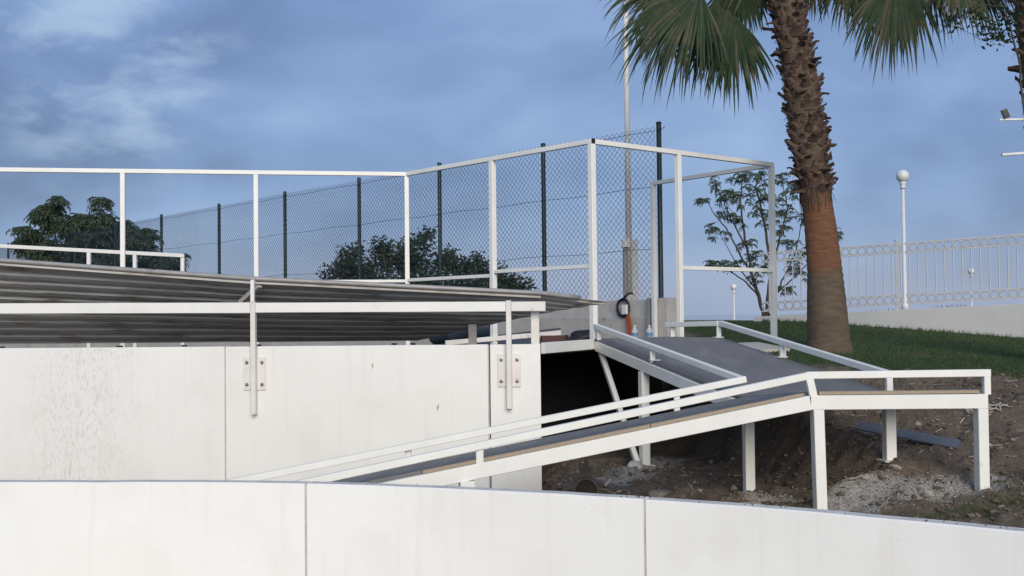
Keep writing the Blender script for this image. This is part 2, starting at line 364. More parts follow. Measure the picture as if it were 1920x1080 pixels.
#TERRAIN-END
def axis(a, segs):
    out = [a]
    for b_, st in segs:
        n = max(1, round((b_ - out[-1]) / st)); a0 = out[-1]
        out += [a0 + (b_ - a0) * (i + 1) / n for i in range(n)]
    return out
def seg_d(x, y, a, b_):
    dx, dy = b_[0] - a[0], b_[1] - a[1]; t = max(0, min(1, ((x - a[0]) * dx + (y - a[1]) * dy) / (dx * dx + dy * dy)))
    return math.hypot(x - a[0] - t * dx, y - a[1] - t * dy)
GRAV = [((2.45, 8.80), (3.72, 8.90), .24), ((.95, 10.7), (1.65, 12.2), .26), ((2.0, 9.55), (2.35, 9.45), .16), ((3.0, 9.0), (3.4, 8.95), .3)]
def cover(x, y):
    n = noise.noise((x * 1.7, y * 1.7, 3.)) * .5 + noise.noise((x * 6, y * 6, 9.)) * .25
    e = interp(y, XE)
    g = sstep((y - 11.95 - .35 * (x < 4.2) + n * .7) / .35) * sstep((x - e - .12 + n * .2) / .25)
    if y > 60: g = 1
    v = max(sstep((r * (1 + n * .9) - seg_d(x, y, a, b_)) / .12) for a, b_, r in GRAV)
    return g, v
def dirt_relief(x, y):
    if not (7 < y < 15 and -1 < x < 8): return 0.
    a = sstep((13 - y) / 1.2) * .9 + .1
    return a * (.075 * noise.fractal((x * 2.2, y * 2.2, 1.), 1., 2., 4) +   .030 * noise.fractal((x * 9, y * 9, 5.), .8, 2., 4) + .020 * max(0, noise.noise((x * 14, y * 14, 2.))) )
def gz(x, y): return ground_z(x, y) + dirt_relief(x, y)
def spline(pts, i, t):
    p0, p1, p2, p3 = pts[max(i - 1, 0)], pts[i], pts[i + 1], pts[min(i + 2, len(pts) - 1)]
    return tuple(.5 * (2 * b_ + (c - a) * t + (2 * a - 5 * b_ + 4 * c - d) * t * t + (3 * b_ - a - 3 * c + d) * t ** 3) for a, b_, c, d in zip(p0, p1, p2, p3))
def front(x, y):
    yw = interp(x, FWL); return sstep((yw + .12 - y) / .08)
FWP = [(-10.4, 7.55), (-8.15, 7.75), (-5.9, 7.79), (-3.63, 7.69), (-1.375, 7.48), (.769, 6.71), (2.75, 5.44), (4.1, 4.10)]
FWL = [spline(FWP, i, t / 10) for i in range(7) for t in range(10)] + [FWP[-1]]
def build_ground():
    xs = axis(-60, [(-20, 4), (-7, 1.), (.2, .2), (5.4, .036), (9, .2), (16, .5), (80, 5)])
    ys = axis(3.9, [(8, .08), (12.4, .036), (15, .1), (28, .35), (48, 1.2), (120, 8)])
    b = B(); nx, ny = len(xs), len(ys); cov = []
    for y in ys:
        for x in xs:
            b.v.append((x, y, gz(x, y) - .75 * front(x, y) - (sstep((y - 70) / 40) * 5))); g, v = cover(x, y); cov += [g, v, 0, 1]
    for j in range(ny - 1):
        for i in range(nx - 1):
            a = j * nx + i; b.f.append((a, a + 1, a + nx + 1, a + nx)); b.mi.append(0)
    me = b.mesh('ground', m_ground, smooth=True)
    ca = me.color_attributes.new('cover', 'FLOAT_COLOR', 'POINT'); ca.data.foreach_set('color', cov)
    o = bpy.data.objects.new('ground', me); COL.objects.link(o); tag(o, 'bare brown earth bank rising to a mown lawn', kind='structure')
    bs = B(); bs.add([(-4000, 60, -3.4), (4000, 60, -3.4), (4000, 7000, -3.4), (-4000, 7000, -3.4)], [(0, 1, 2, 3)])
    o = bpy.data.objects.new('sea', bs.mesh('sea', sea_mat())); COL.objects.link(o); tag(o, 'open sea at the horizon behind the lawn', kind='structure')
    bf = B(); bf.prism([(-60, -30), (4.2, -30), (4.2, 4.2), (2.6, 5.6), (.8, 6.68), (-1.4, 7.45), (-3.63, 7.66), (-60, 8.0)], -.6, -.42)
    o = bpy.data.objects.new('paved_ground', bf.mesh('paved_ground', m_pad)); COL.objects.link(o); tag(o, 'pale concrete paving in front of the nearest white wall', kind='structure')
build_ground()

# ------------------------------------------------------------------ the two white panel walls
def panel_wall(name, label, pts, z0, z1, th, gap, mats, mirrored=False, ragged=.0):
    root = thing(name, label, 'wall', (pts[0][0], pts[0][1], z0))
    for i in range(len(pts) - 1):
        a, c = V((*pts[i], 0)), V((*pts[i + 1], 0)); ln = (c - a).length
        b = B(); g = gap / 2; n = max(6, int(ln / .12)); rows = []; ch = .010
        prof = [(0, z0), (0, z1 - ch), (ch, z1), (th - ch, z1), (th, z1 - ch), (th, z0)]          # front face outwards, over the top, down the back
        for k in range(n + 1):
            t = (g + (ln - 2 * g) * k / n) / ln; p = V((*spline(pts, i, t), 0)); d = (V((*spline(pts, i, min(1, t + .02)), 0)) - V((*spline(pts, i, max(0, t - .02)), 0))).normalized(); nrm = V((d.y, -d.x, 0))
            j = noise.noise((pts[i][0] + t * ln * 3, 7.7 * i, z1)) * ragged
            rows.append([p - nrm * (o + (noise.noise((t * ln * 5, i, 2.)) * ragged * .5 if z > z1 - .02 else 0)) + V((0, 0, z + (j if z > z0 else 0))) for o, z in prof])
        m_ = len(prof); vs = [p for r in rows for p in r]
        for q in range(m_ - 1):
            o0 = [(k * m_ + q, (k + 1) * m_ + q, (k + 1) * m_ + q + 1, k * m_ + q + 1) for k in range(n)]
            if q == 0: b.add(vs, o0)
            else: b.f += o0; b.mi += [1 if q == 2 else 0] * len(o0)
        b.f += [tuple(range(m_)), tuple(n * m_ + q for q in range(m_ - 1, -1, -1))]; b.mi += [0, 0]
        part('panel', b, [mats[i] if isinstance(mats, list) else mats, m_topdust], root); nrm = V((d.y, -d.x, 0))
        if i < len(pts) - 2:
            bj = B(); p = c - nrm * (th / 2 + .004); bj.post(p.x, p.y, z0, z1 - .012, gap * 1.25, th - .012, math.atan2(d.y, d.x), .002); part('joint_strip', bj, m_joint, root)
    return root
panel_wall('panel_wall', 'nearest low white panel wall curving across the bottom of the view', FWP, -.42, .557, .115, .017, m_panel, ragged=.004)
W2 = [(-10.4, 12.62), (-7.9, 12.1), (-5.41, 11.70), (-2.891, 11.369), (-.242, 11.121), (.275, 11.10)]
panel_wall('panel_wall', 'taller white panel wall below the grey corrugated roof', W2, -.40, 1.37, .11, .014, [m_panel, m_panel, m_scuff, m_panel, m_panel], ragged=.0025)
def ret_wall():
    b = B(); b.prism([(.16, 11.23), (.27, 11.23), (.10, 13.4), (-.02, 13.4)], -.40, 1.2)
    single('return_wall', b, m_conc, (.2, 11.3, -.1), 'short concrete return behind the right end of the taller white wall', 'wall')
ret_wall()
def stuck_leaf(x, y, z, rot, ln, label):
    b = B(); b.add([(0, 0, -ln / 2), (ln * .17, -.006, -.1 * ln), (.02 * ln, -.010, ln / 2), (-ln * .17, -.004, .05 * ln)], [(0, 1, 2), (0, 2, 3)])
    b.tube([(0, -.003, -ln / 2), (-.006, -.004, -ln * .72)], .0012, 4)
    o = single('dry_leaf', b, m_dry, (0, 0, 0), label, 'leaf'); o.location = (x, y, z); o.rotation_euler = (0, rot, .05)
stuck_leaf(-.742, 11.152, .762, .25, .068, 'pale dry leaf stuck low on the taller white wall near the right bracket')
stuck_leaf(-1.39, 11.212, 1.175, .0, .05, 'small greyish dry leaf stuck high on the middle white panel between the brackets')

# ------------------------------------------------------------------ beam on two bolted posts in front of the taller wall
def guard_rail():
    r = thing('guard_rail', 'white steel beam on two posts bolted to the face of the taller white wall', 'railing', (-2.585, 11.3, .69))
    L_, M_, E_ = V((-7.6, 11.93, 1.80)), V((-2.585, 11.285, 1.757)), V((.325, 11.02, 1.739))
    d1 = (M_ - L_).normalized(); d2 = (E_ - M_).normalized()
    part('beam', B().beam(L_, M_ - d1 * .028, .05, .106), m_white, r)
    p2 = V((-.035, 11.045, 0)); t = (p2.x - M_.x) / (E_.x - M_.x); J = M_.lerp(E_, t)
    part('beam', B().beam(M_ + d2 * .028, J - d2 * .028, .05, .098), m_white, r)
    part('beam', B().beam(J + d2 * .028, E_, .05, .094), m_white_old, r, label='stained end piece of the white beam')
    part('post', B().post(M_.x, M_.y, .695, 1.815, .050, .058, -.11), m_white_old, r)
    part('upper_post', B().post(M_.x - .012, M_.y + .02, 1.815, 2.035, .038, .04, -.11, lean=(-.01, .05)), m_white_old, r)
    part('post', B().post(J.x, J.y, .745, 1.80, .050, .058, -.1), m_white_old, r)
    part('end_post', B().post(.225, 11.165, 1.372, 1.69, .082, .075, -.05), m_white_old, r, label='stained off-white stub post under the end of the beam')
    bolt = B().lathe((0, 0, 0), [(.019, 0), (.019, .004), (.012, .005), (.012, .017), (.007, .021)], 10).mesh('bolt', m_bolt)
    for (x, y, z0, z1, a) in ((M_.x, M_.y + .041, .935, 1.265, -.105), (J.x, J.y + .041, .955, 1.275, -.085)):
        c = V((x, y, 0)); ux = V((math.cos(a), math.sin(a), 0)); ny = V((ux.y, -ux.x, 0))
        pl = part('bracket_plate', B().post(x, y, z0, z1, .225, .010, a, .003), m_white_old, r)
        for sx in (-1, 1):
            for z in (z0 + .055, z1 - .055):
                p = c + ux * sx * .078 + ny * .004
                part_mesh('bolt', bolt, pl, (p.x, p.y, z), (rad(90), 0, a))
guard_rail()

# ------------------------------------------------------------------ corrugated lean-to roof
def roof():
    r = thing('corrugated_roof', 'dirty grey corrugated metal lean-to roof seen from below behind the white beam', 'roof', (-2.7, 11.6, 1.3))
    FX = [(-8.2, (12.1, 2.50)), (-5.565, (11.9, 2.294)), (-2.728, (11.62, 2.052)), (-1.068, (11.62, 1.952)), (.336, (11.9, 1.872)), (1.05, (12.3, 1.782))]
    BX = [(-8.2, (13.75, 1.385)), (-5.5, (13.65, 1.372)), (-1.033, (13.6, 1.366)), (1.05, (13.5, 1.35))]
    VM = [(-8.3, 1.), (-1.1, 1.), (-.345, .70), (.294, .405), (1.05, .012)]
    def F(x): return V((x, interp(x, [(a, c[0]) for a, c in FX]), interp(x, [(a, c[1]) for a, c in FX])))
    def K(x): return V((x, interp(x, [(a, c[0]) for a, c in BX]), interp(x, [(a, c[1]) for a, c in BX])))
    NP = 10.5
    def prof(v):
        f = (v * NP) % 1.
        return (0 if f < .40 else (f - .40) / .10 if f < .5 else 1 if f < .90 else (1 - f) / .10) - .5
    ks = sorted(set([0.] + [min(1., (i + f) / NP) for i in range(11) for f in (0, .40, .5, .90)]))
    def S_(x, v):
        a, c = F(x), K(x); d = c - a; n = d.cross(V((1, 0, -.06))).normalized()
        if n.z > 0: n = -n
        return a + d * v + n * ((.017 if v < .5 else .006) * prof(min(v, .999)) + .004 * noise.noise((x * .8, v * 7, 0)))
    for x0, x1 in ((-8.2, -5.2), (-5.18, -3.2), (-3.18, -1.12), (-1.10, .05), (.06, 1.05)):
        b = B(); n = max(8, int((x1 - x0) / .09)); rows = len(ks); lift = .004 if x0 in (-5.18, -1.10) else 0
        for i in range(n + 1):
            x = lerp(x0 - (.03 if lift else 0), x1 + (.03 if lift else 0), i / n) if x1 < 1 else lerp(x0, x1, i / n); vm = interp(x, VM)
            for k in ks:
                p = S_(x, min(k, vm)); b.v.append((p.x, p.y, p.z + lift))
        for i in range(n):
            for k in range(rows - 1): b.f.append((i * rows + k, i * rows + k + 1, (i + 1) * rows + k + 1, (i + 1) * rows + k)); b.mi.append(0)
        # drop collapsed quads
        ff = []
        for f in b.f:
            ps = [V(b.v[i]) for i in f]
            if ((ps[2] - ps[0]).cross(ps[3] - ps[1])).length > 1e-6: ff.append(f)
        b.f = ff; b.mi = [0] * len(ff)
        o = part('corrugated_sheet', b, m_sheet, r); md = o.modifiers.new('thickness', 'SOLIDIFY'); md.thickness = .004; md.offset = 0
    xs = [-8.2 + i * .25 for i in range(38)]; xs = [x for x in xs if x < .7] + [.72]
    part('edge_pipe', B().tube([F(x) + V((0, -.03, .012)) for x in xs], .024, 8), m_pipe, r, smooth=True)
    part('edge_flange', B().tube([F(x) + V((0, -.012, -.030)) for x in xs if x < .35], .014, 6), m_sheet, r)
    for xa, xb in ((-2.60, -2.86), (-6.0, -6.26)):
        a = F(xa) + V((0, .02, -.05)); c = F(xb) + V((0, .28, -.24)); part('brace', B().beam(a, c, .05, .05), m_sheet, r)
    for x, y in ((-6.15, 13.6), (-4.72, 13.58), (-3.95, 13.6), (-3.05, 13.57), (-1.42, 13.55), (-1.20, 13.6)):
        part('support_post', B().post(x, y, .0, K(x).z - .03, .06), m_dplank, r, label='dark post under the back edge of the roof')
    part('support_post', B().post(-.455, 12.9, .0, S_(-.455, .62).z - .012, .095), m_conc2, r, label='grey square post under the right end of the roof')
roof()

# ------------------------------------------------------------------ chain link fence on its concrete wall
FA = V((2.309, 17.507, 0)); FD = V((-.643, .766, 0)).normalized(); FT = 4.63; WTOP = 1.885
def fence_pt(u, z=0., off=0.): p = FA + FD * u + V((FD.y, -FD.x, 0)) * off; return V((p.x, p.y, z))   # +off: towards the sea side
def fence():
    r = thing('chain_link_fence', 'tall dark green chain link fence running away behind the white frame', 'fence', (FA.x, FA.y, WTOP))
    us = [0, 2.71, 5.75, 8.65, 11.9, 15.4, 19.1, 22.6, 26.2, 29.9, 33.6, 37.]
    for i, u in enumerate(us):
        p = fence_pt(u); ps = part('post', B().tube([(p.x, p.y, WTOP - .1), (p.x, p.y, FT)], .040, 12), m_green, r)
        part('cap', B().lathe((p.x, p.y, FT), [(.044, -.02), (.044, .008), (.02, .018)], 12), m_green, ps)
    c, dv, rw = .055, .0525, .0038
    b = B(); n = int((FT - .03 - WTOP - .02) / dv); U0, U1 = .03, 37.
    nw = int((U1 - U0) / c); off = -.04
    nrm = V((FD.y, -FD.x, 0))
    for i in range(nw):
        r_ = rw if i < 300 else rw * 1.15; ns = n if i < 500 else n
        sag = [(noise.noise((i * .021, k * .13, 4.)) * .018) for k in range(ns + 1)]
        bulge = [(noise.noise((i * .013, k * .05, 8.)) * .05) for k in range(ns + 1)]
        pts = []
        for k in range(ns + 1):
            side = (k + i) % 2
            u = U0 + (i + side) * c; p = fence_pt(u, WTOP + .015 + k * dv + sag[k], off + bulge[k] + (.004 if side else -.004)); pts.append(p)
        o = len(b.v)
        for p in pts:
            for a, z in ((-1, -.5), (1, -.5), (0, 1)):
                b.v.append((p.x + FD.x * a * r_ , p.y + FD.y * a * r_, p.z)) if z < 0 else b.v.append((p.x + nrm.x * r_ * 1.4, p.y + nrm.y * r_ * 1.4, p.z))
        for k in range(ns):
            for q in range(3): b.f.append((o + k * 3 + q, o + k * 3 + (q + 1) % 3, o + (k + 1) * 3 + (q + 1) % 3, o + (k + 1) * 3 + q)); b.mi.append(0)
    part('wire_mesh', b, m_wire, r, kind='stuff')
    for z in (FT - .13, FT - 1.0, FT - 1.97):
        pts = [fence_pt(U0 + (U1 - U0) * i / 60, z + .012 * math.sin(i * 1.7), -.05) for i in range(61)]; part('line_wire', B().tube(pts, .0045, 4), m_wire, r)
    p = fence_pt(-.12, FT - .10); part('line_wire', B().tube([fence_pt(0, FT - .11, -.05), fence_pt(-.1, FT - .12, -.05), fence_pt(-.16, FT - .08, -.03)], .005, 4), m_wire, r)
fence()
def base_wall():
    r = thing('concrete_wall', 'rough grey concrete wall carrying the chain link fence behind the ramp', 'wall', (2.4, 17.3, 0))
    def run(name, u0, u1, z0, z1, o0, o1, m_, rag, step=.12):
        b = B(); n = max(2, int((u1 - u0) / step)); rows = []
        for k in range(n + 1):
            u = lerp(u0, u1, k / n); j = rag * (noise.noise((u * 2.3, z1, 0)) + .6 * noise.noise((u * 9, z1, 3.)))
            rows.append([fence_pt(u, z0, o0), fence_pt(u, z1 + j, o0 + abs(j) * .4), fence_pt(u, z1 + j * .6, o1), fence_pt(u, z0, o1)])
        vs = [p for q in rows for p in q]; fs = [(k * 4 + q, k * 4 + q + 1, k * 4 + 5 + q, k * 4 + 4 + q) for k in range(n) for q in range(3)] + [(0, 3, 2, 1), (n * 4, n * 4 + 1, n * 4 + 2, n * 4 + 3)]
        b.add(vs, fs); part(name, b, m_, r)
    for u0, u1 in ((.10, 3.2), (3.215, 7.6), (7.615, 14.), (14.015, 24), (24.015, 37)):
        run('lower_lift', u0, u1, -.3, 1.60, -.155, .12, m_conc, 0)
        run('upper_lift', u0, u1, 1.604, WTOP, -.153, .115, m_conc2, .022)
    run('end_pier', -.30, .085, .9, WTOP + .012, -.20, .13, m_conc2, .012, .05)
    p = fence_pt(.05, 0, -.23); part('channel', B().post(p.x, p.y, 1.0, WTOP + .02, .055, .03, math.atan2(-FD.y, -FD.x)), m_pipe, r)
    return r
base_wall()

# ------------------------------------------------------------------ white steel frame (cage) round the upper landing
def frame():
    r = thing('steel_cage', 'tall open white steel tube frame standing round the upper landing', 'cage', (.94, 13.04, 1.27))
    Z = 3.66; zb = 1.27
    P1, P2, P3, P4 = V((-1.471, 15.872, 0)), V((.939, 13.044, 0)), V((3.529, 15.258, 0)), V((2.175, 17.27, 0))
    dl = (V((-5.244, 15.219, 0)) - P1).normalized(); PL = P1 + dl * 8.2
    def rail(name, a, c, z, w=.058, e0=.0, e1=.0, dz=0., m_=m_white):
        d = (c - a).normalized(); part(name, B().beam(a + d * e0 + V((0, 0, z + dz)), c - d * e1 + V((0, 0, z + dz)), w, w), m_, r)
    rail('top_rail', PL, P1, Z, e1=-.02, dz=.0); rail('top_rail', P1, P2, Z, e0=.03, e1=-.028, dz=.002); rail('top_rail', P2, P3, Z, e0=.032, e1=-.03, dz=-.001); rail('top_rail', P3, P4, Z, e0=.035, e1=-.03, dz=-.004)
    a12 = math.atan2(*(P2 - P1).yx); a23 = math.atan2(*(P3 - P2).yx); al = math.atan2(dl.y, dl.x)
    top = Z - .030
    def post(p, z0, ang, w=.062, m_=m_white): part('post', B().post(p.x, p.y, z0, top, w, w, ang), m_, r)
    for x in (-7.05, -5.244, -3.513): t = (x - P1.x) / dl.x; post(P1 + dl * t, .06, al)
    post(P1, .06, al); mid = P1.lerp(P2, .512); post(mid, zb, a12, .07)
    post(P2, zb, a12, .07); n_ = P2.lerp(P3, .442); post(n_, zb - .02, a23, .066); post(P3, 1.22, a23, .068); post(P4, zb, a12, .066)
    cap = B().post(P2.x + math.cos(a12) * .030, P2.y + math.sin(a12) * .030, Z - .029, Z + .031, .004, .058, a12); part('end_cap', cap, m_black, r)
    rail('lower_rail', P1 + dl * 4.2, P1, 2.155, .04, e1=.033); rail('lower_rail', P1, mid, 2.165, .045, .035, .037); rail('lower_rail', mid, P2, 2.215, .045, .037, .037); rail('lower_rail', n_, P3, 2.225, .05, .035, .036)
    return r
frame()
def side_handrail():
    r = thing('handrail', 'low white handrail with three short posts rising behind the corrugated roof', 'railing', (-4.92, 17., .05))
    A, E_ = V((-9.2, 17.1, 2.88)), V((-4.93, 17.0, 2.607))
    part('rail', B().beam(A, E_, .056, .056), m_white, r)
    for x in (-8.9, -6.38, -5.68): t = (x - A.x) / (E_.x - A.x); p = A.lerp(E_, t); part('post', B().post(p.x, p.y, .06, p.z - .029, .056), m_white, r)
    part('post', B().post(E_.x - .026, E_.y, .06, E_.z - .031, .054), m_white, r)
side_handrail()

# ------------------------------------------------------------------ access ramp
C1, C2 = V((2.33, 8.88, 0)), V((3.70, 8.85, 0)); L2 = V((1.992, 9.80, 0)); R2 = V((3.13, 9.42, 0)); T2L = V((.96, 13., 0)); T2R = V((2.335, 12.7, 0)); TB = V((1.89, 13.58, 0))
ZD = 1.028; ZL2 = .925; ZR2 = .985; ZT = 1.382
f1d = V((-3.39, -.58, 0)).normalized()                      # way down flight 1
E1 = C1 + f1d * 4.35; E1z = ZD - .169 * 4.35
E2 = L2 + f1d * 4.4; E2z = ZL2 - .169 * 4.4
def ramp():
    r = thing('access_ramp', 'white steel access ramp with dark grey decks doubling back up to the landing', 'ramp', (2.33, 8.88, .08))
    def deck(poly, th=.024):
        b = B(); n = len(poly); b.add([(x, y, z) for x, y, z in poly] + [(x, y, z - th) for x, y, z in poly], [tuple(range(n))] + [tuple(range(2 * n - 1, n - 1, -1))] + [(i, n + i, n + (i + 1) % n, (i + 1) % n) for i in range(n)]); return b
    p = lambda v, z: (v.x, v.y, z)
    # decks
    inw = V((.0, .045, 0))
    lp = lambda a, za, c, zc, t: (lerp(a.x, c.x, t), lerp(a.y, c.y, t), lerp(za, zc, t))
    for t0, t1 in ((0., .299), (.3005, .60), (.6015, 1.)):
        part('deck_sheet', deck([lp(C1 + inw, ZD - .003, E1 + inw, E1z, t0), lp(L2, ZL2, E2, E2z, t0), lp(L2, ZL2, E2, E2z, t1), lp(C1 + inw, ZD - .003, E1 + inw, E1z, t1)]), m_deck, r)
    part('deck_sheet', deck([p(C1 + inw, ZD), p(C2 + V((-.03, .05, 0)), ZD), p(R2 + V((.52, -.25, 0)), ZD - .006), p(R2, ZR2), p(L2, ZL2 + .004)]), m_deck, r)
    for t0, t1 in ((0., .352), (.3545, .72), (.7225, 1.)):
        part('deck_sheet', deck([lp(L2, ZL2 + .002, T2L, ZT - .008, t0), lp(R2, ZR2 + .001, T2R, ZT, t0), lp(R2, ZR2 + .001, T2R, ZT, t1), lp(L2, ZL2 + .002, T2L, ZT - .008, t1)]), m_deck, r)
    part('deck_sheet', deck([p(T2L, ZT - .010), p(T2R, ZT - .002), p(TB, ZT - .002), p(V((1.02, 13.3, 0)), ZT - .010)]), m_deck, r)
    # plywood strips along the front edge
    d = f1d; 
    def strip(a, za, c, zc): part('plywood_strip', B().beam(p(a, za), p(c, zc), .034, .026, .002), m_ply, r)
    fo = V((0, .012, 0)); zz = -.010
    s0 = C1 + d * .05
    at = lambda t: (C1 + d * t + fo, ZD - .169 * t + zz)
    for t0, t1 in ((.06, 1.30), (1.306, 3.05)): strip(at(t0)[0], at(t0)[1], at(t1)[0], at(t1)[1])
    strip(C1 + V((.07, .012, 0)), ZD + zz, C2 + V((-.055, .012, 0)), ZD + zz + .001)
    # beams
    bw, bh = .06, .112
    def bm(a, za, c, zc, w=bw, h=bh, m_=m_white): part('beam', B().beam(p(a, za), p(c, zc), w, h), m_, r)
    zt = ZD - .026 - bh / 2
    bm(C1 + d * .01, zt - .002, E1, E1z - .026 - bh / 2)
    bm(C1, zt, C2, zt - .001)
    bm(L2 + d * .03, ZL2 - .03 - bh / 2, E2, E2z - .03 - bh / 2)
    bm(L2, ZL2 - .04 - bh / 2, T2L + V((.012, -.03, 0)), ZT - .034 - bh / 2)
    bm(R2, ZR2 - .03 - bh / 2, T2R, ZT - .03 - bh / 2)
    bm(C2 + V((0, .035, 0)), zt - .003, R2 + V((.52, -.25, 0)), zt - .003)
    bm(R2 + V((.50, -.24, 0)), zt - .006, R2, ZR2 - .034 - bh / 2)
    bm(V((.32, 11.86, 0)), 1.308, T2L + V((-.035, -.012, 0)), 1.314, .05, .115)
    part('end_plate', B().post(T2L.x - .018, T2L.y - .03, 1.262, 1.372, .006, .05, .5), m_black, r)
    for t in (.9, 1.9, 2.9):
        a = C1 + d * t; c = L2 + d * t; bm(a + V((0, .04, 0)), ZD - .169 * t - .075, c - V((0, .04, 0)), ZL2 - .169 * t - .075, .05, .06)
    for t in (.25, .5, .75):
        a = L2.lerp(T2L, t); c = R2.lerp(T2R, t); bm(a + V((.04, 0, 0)), lerp(ZL2, ZT, t) - .075, c - V((.04, 0, 0)), lerp(ZR2, ZT, t) - .075, .05, .06)
    # columns
    cw = .086
    def col(x, y, zt_, w=cw, ang=.13, lean=(0, 0), plate=True):
        z0 = gz(x - lean[0], y) - .04; o = part('column', B().post(x - lean[0], y - lean[1], z0, zt_, w, w, ang, lean=lean), m_white, r)
        if plate: part('base_plate', B().post(x - lean[0], y - lean[1], z0 + .035, z0 + .048, w * 1.9, w * 1.7, ang + .1, .002), m_conc2, o)
    col(C1.x + .055, C1.y + .012, zt - bh / 2, lean=(-.014, 0), plate=False); col(C2.x - .042, C2.y + .012, zt - bh / 2 - .001, .084, lean=(.0, 0), plate=False)
    col(R2.x + .01, R2.y + .05, ZR2 - .03 - bh, .088); col(L2.x + .035, L2.y - .02, ZL2 - .04 - bh * .8, .084)
    q = L2.lerp(T2L, .62); col(q.x + .01, q.y, lerp(ZL2, ZT, .62) - .15, .088, .34)
    q = R2.lerp(T2R, .62); col(q.x, q.y, lerp(ZR2, ZT, .62) - .14, .086, .2)
    q = C1 + d * 2.72; col(q.x, q.y + .01, ZD - .169 * 2.72 - .026 - bh, .11, .17); q = L2 + d * 2.8; col(q.x, q.y, ZL2 - .169 * 2.8 - .14, .086, .17)
    q = L2.lerp(T2L, .62); part('brace', B().beam(p(T2L + V((.05, -.06, 0)), ZT - .16), (q.x - .075, q.y - .03, gz(q.x, q.y) + .03), .055, .055), m_white, r)
    # kerb rails
    rs = .056
    def rl(a, za, c, zc, w=rs, m_=m_white): part('kerb_rail', B().beam(p(a, za), p(c, zc), w, w), m_, r)
    rC1, rC2 = 1.158, 1.165
    F1 = V((-2.1, 8.09, 0)); F1z = .352
    rl(C1 + V((-.012, 0, 0)), rC1 - .002, F1, F1z); rl(C1 + V((-.03, 0, 0)), rC1 + .001, C2 + V((.028, 0, 0)), rC2)
    G1 = V((-2.75, 8.93, 0)); rl(L2 + V((.02, 0, 0)), 1.080, G1, .262)
    rl(L2 + V((-.01, .03, 0)), 1.076, T2L + V((0, 0, 0)), 1.520)
    rl(TB + V((-.03, .03, 0)), 1.522, T2R + V((-.01, .0, 0)), 1.540, .058); rl(T2R + V((.005, -.01, 0)), 1.541, R2 + V((-.01, .0, 0)), 1.133)
    def st(a, z0, z1, w=.05, ang=0., lean=(0, 0)): part('kerb_post', B().post(a.x, a.y, z0, z1, w, w, ang, lean=lean), m_white, r)
    for a_, z_ in ((R2 + V((.012, .03, 0)), ZR2 + .001), (T2R + V((-.02, .03, 0)), ZT + .001), (L2.lerp(T2L, .555) + V((.03, 0, 0)), lerp(ZL2, ZT, .555) + .002), (R2.lerp(T2R, .565) + V((-.005, 0, 0)), lerp(ZR2, ZT, .565) + .002)):
        part('foot_plate', B().post(a_.x, a_.y, z_ - .004, z_ + .007, .10, .10, .2, .002), m_white_old, r)
    st(C1 + V((.022, 0, 0)), ZD - .03, rC1 - .02, .060, lean=(-.030, 0)); st(C2 + V((.002, 0, 0)), ZD - .03, rC2 - .026, .052)
    st(R2 + V((.0, .0, 0)), ZR2, 1.125, .052); q = R2.lerp(T2R, .565); st(q + V((.01, 0, 0)), lerp(ZR2, ZT, .565) - .01, lerp(1.133, 1.541, .565) - .02, .058)
    st(T2R + V((-.012, .03, 0)), ZT - .01, 1.515, .05); st(TB + V((.03, -.03, 0)), ZT - .01, 1.50, .056)
    st(T2L + V((.030, -.06, 0)), ZT - .02, 1.49, .046); q = L2.lerp(T2L, .555); st(q + V((.01, 0, 0)), lerp(ZL2, ZT, .555) - .02, lerp(1.076, 1.52, .555) - .02, .052)
    t = 2.62; q = C1 + d * t; st(V((q.x, q.y, 0)), ZD - .169 * t - .03, interp(q.x, [(F1.x, F1z), (C1.x, rC1)]) - .02, .056)
    for t in (.6, 2.9):
        q = L2 + d * t; st(q, ZL2 - .169 * t - .03, interp(q.x, [(G1.x, .262), (L2.x, 1.08)]) - .02, .05)
ramp()
def platform():
    b = B(); b.prism([(.30, 11.93), (.90, 13.06), (1.02, 13.28), (1.88, 13.56), (2.10, 14.05), (2.10, 17.25), (-.55, 20.45), (-1.25, 14.2), (-.25, 13.0)], 1.235, 1.268)
    single('platform', b, m_dplank, (.9, 14, 1.235), 'dark timber platform floor spanning from the taller wall to the fence wall', 'platform')
    r = thing('slab_step', 'pale concrete slab on the grass beside the upper flight', 'slab', (3.05, 14.4, 1.2))
    part('slab', B().prism([(2.83, 14.62), (3.20, 14.75), (3.42, 13.95), (3.00, 13.70)], [1.02] * 4, [1.268, 1.275, 1.215, 1.205]), m_pad, r)
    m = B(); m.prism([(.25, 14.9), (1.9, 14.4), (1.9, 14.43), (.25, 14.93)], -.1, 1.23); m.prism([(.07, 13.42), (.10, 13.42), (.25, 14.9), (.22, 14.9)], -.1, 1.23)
    single('void_shade_sheet', m, m_void_shade, (1, 14.6, 0), 'black sheet added for the deep shade of the void under the platform', 'shade sheet')  # added sheet, its blackness paints the cavity's shade at the back and left
platform()

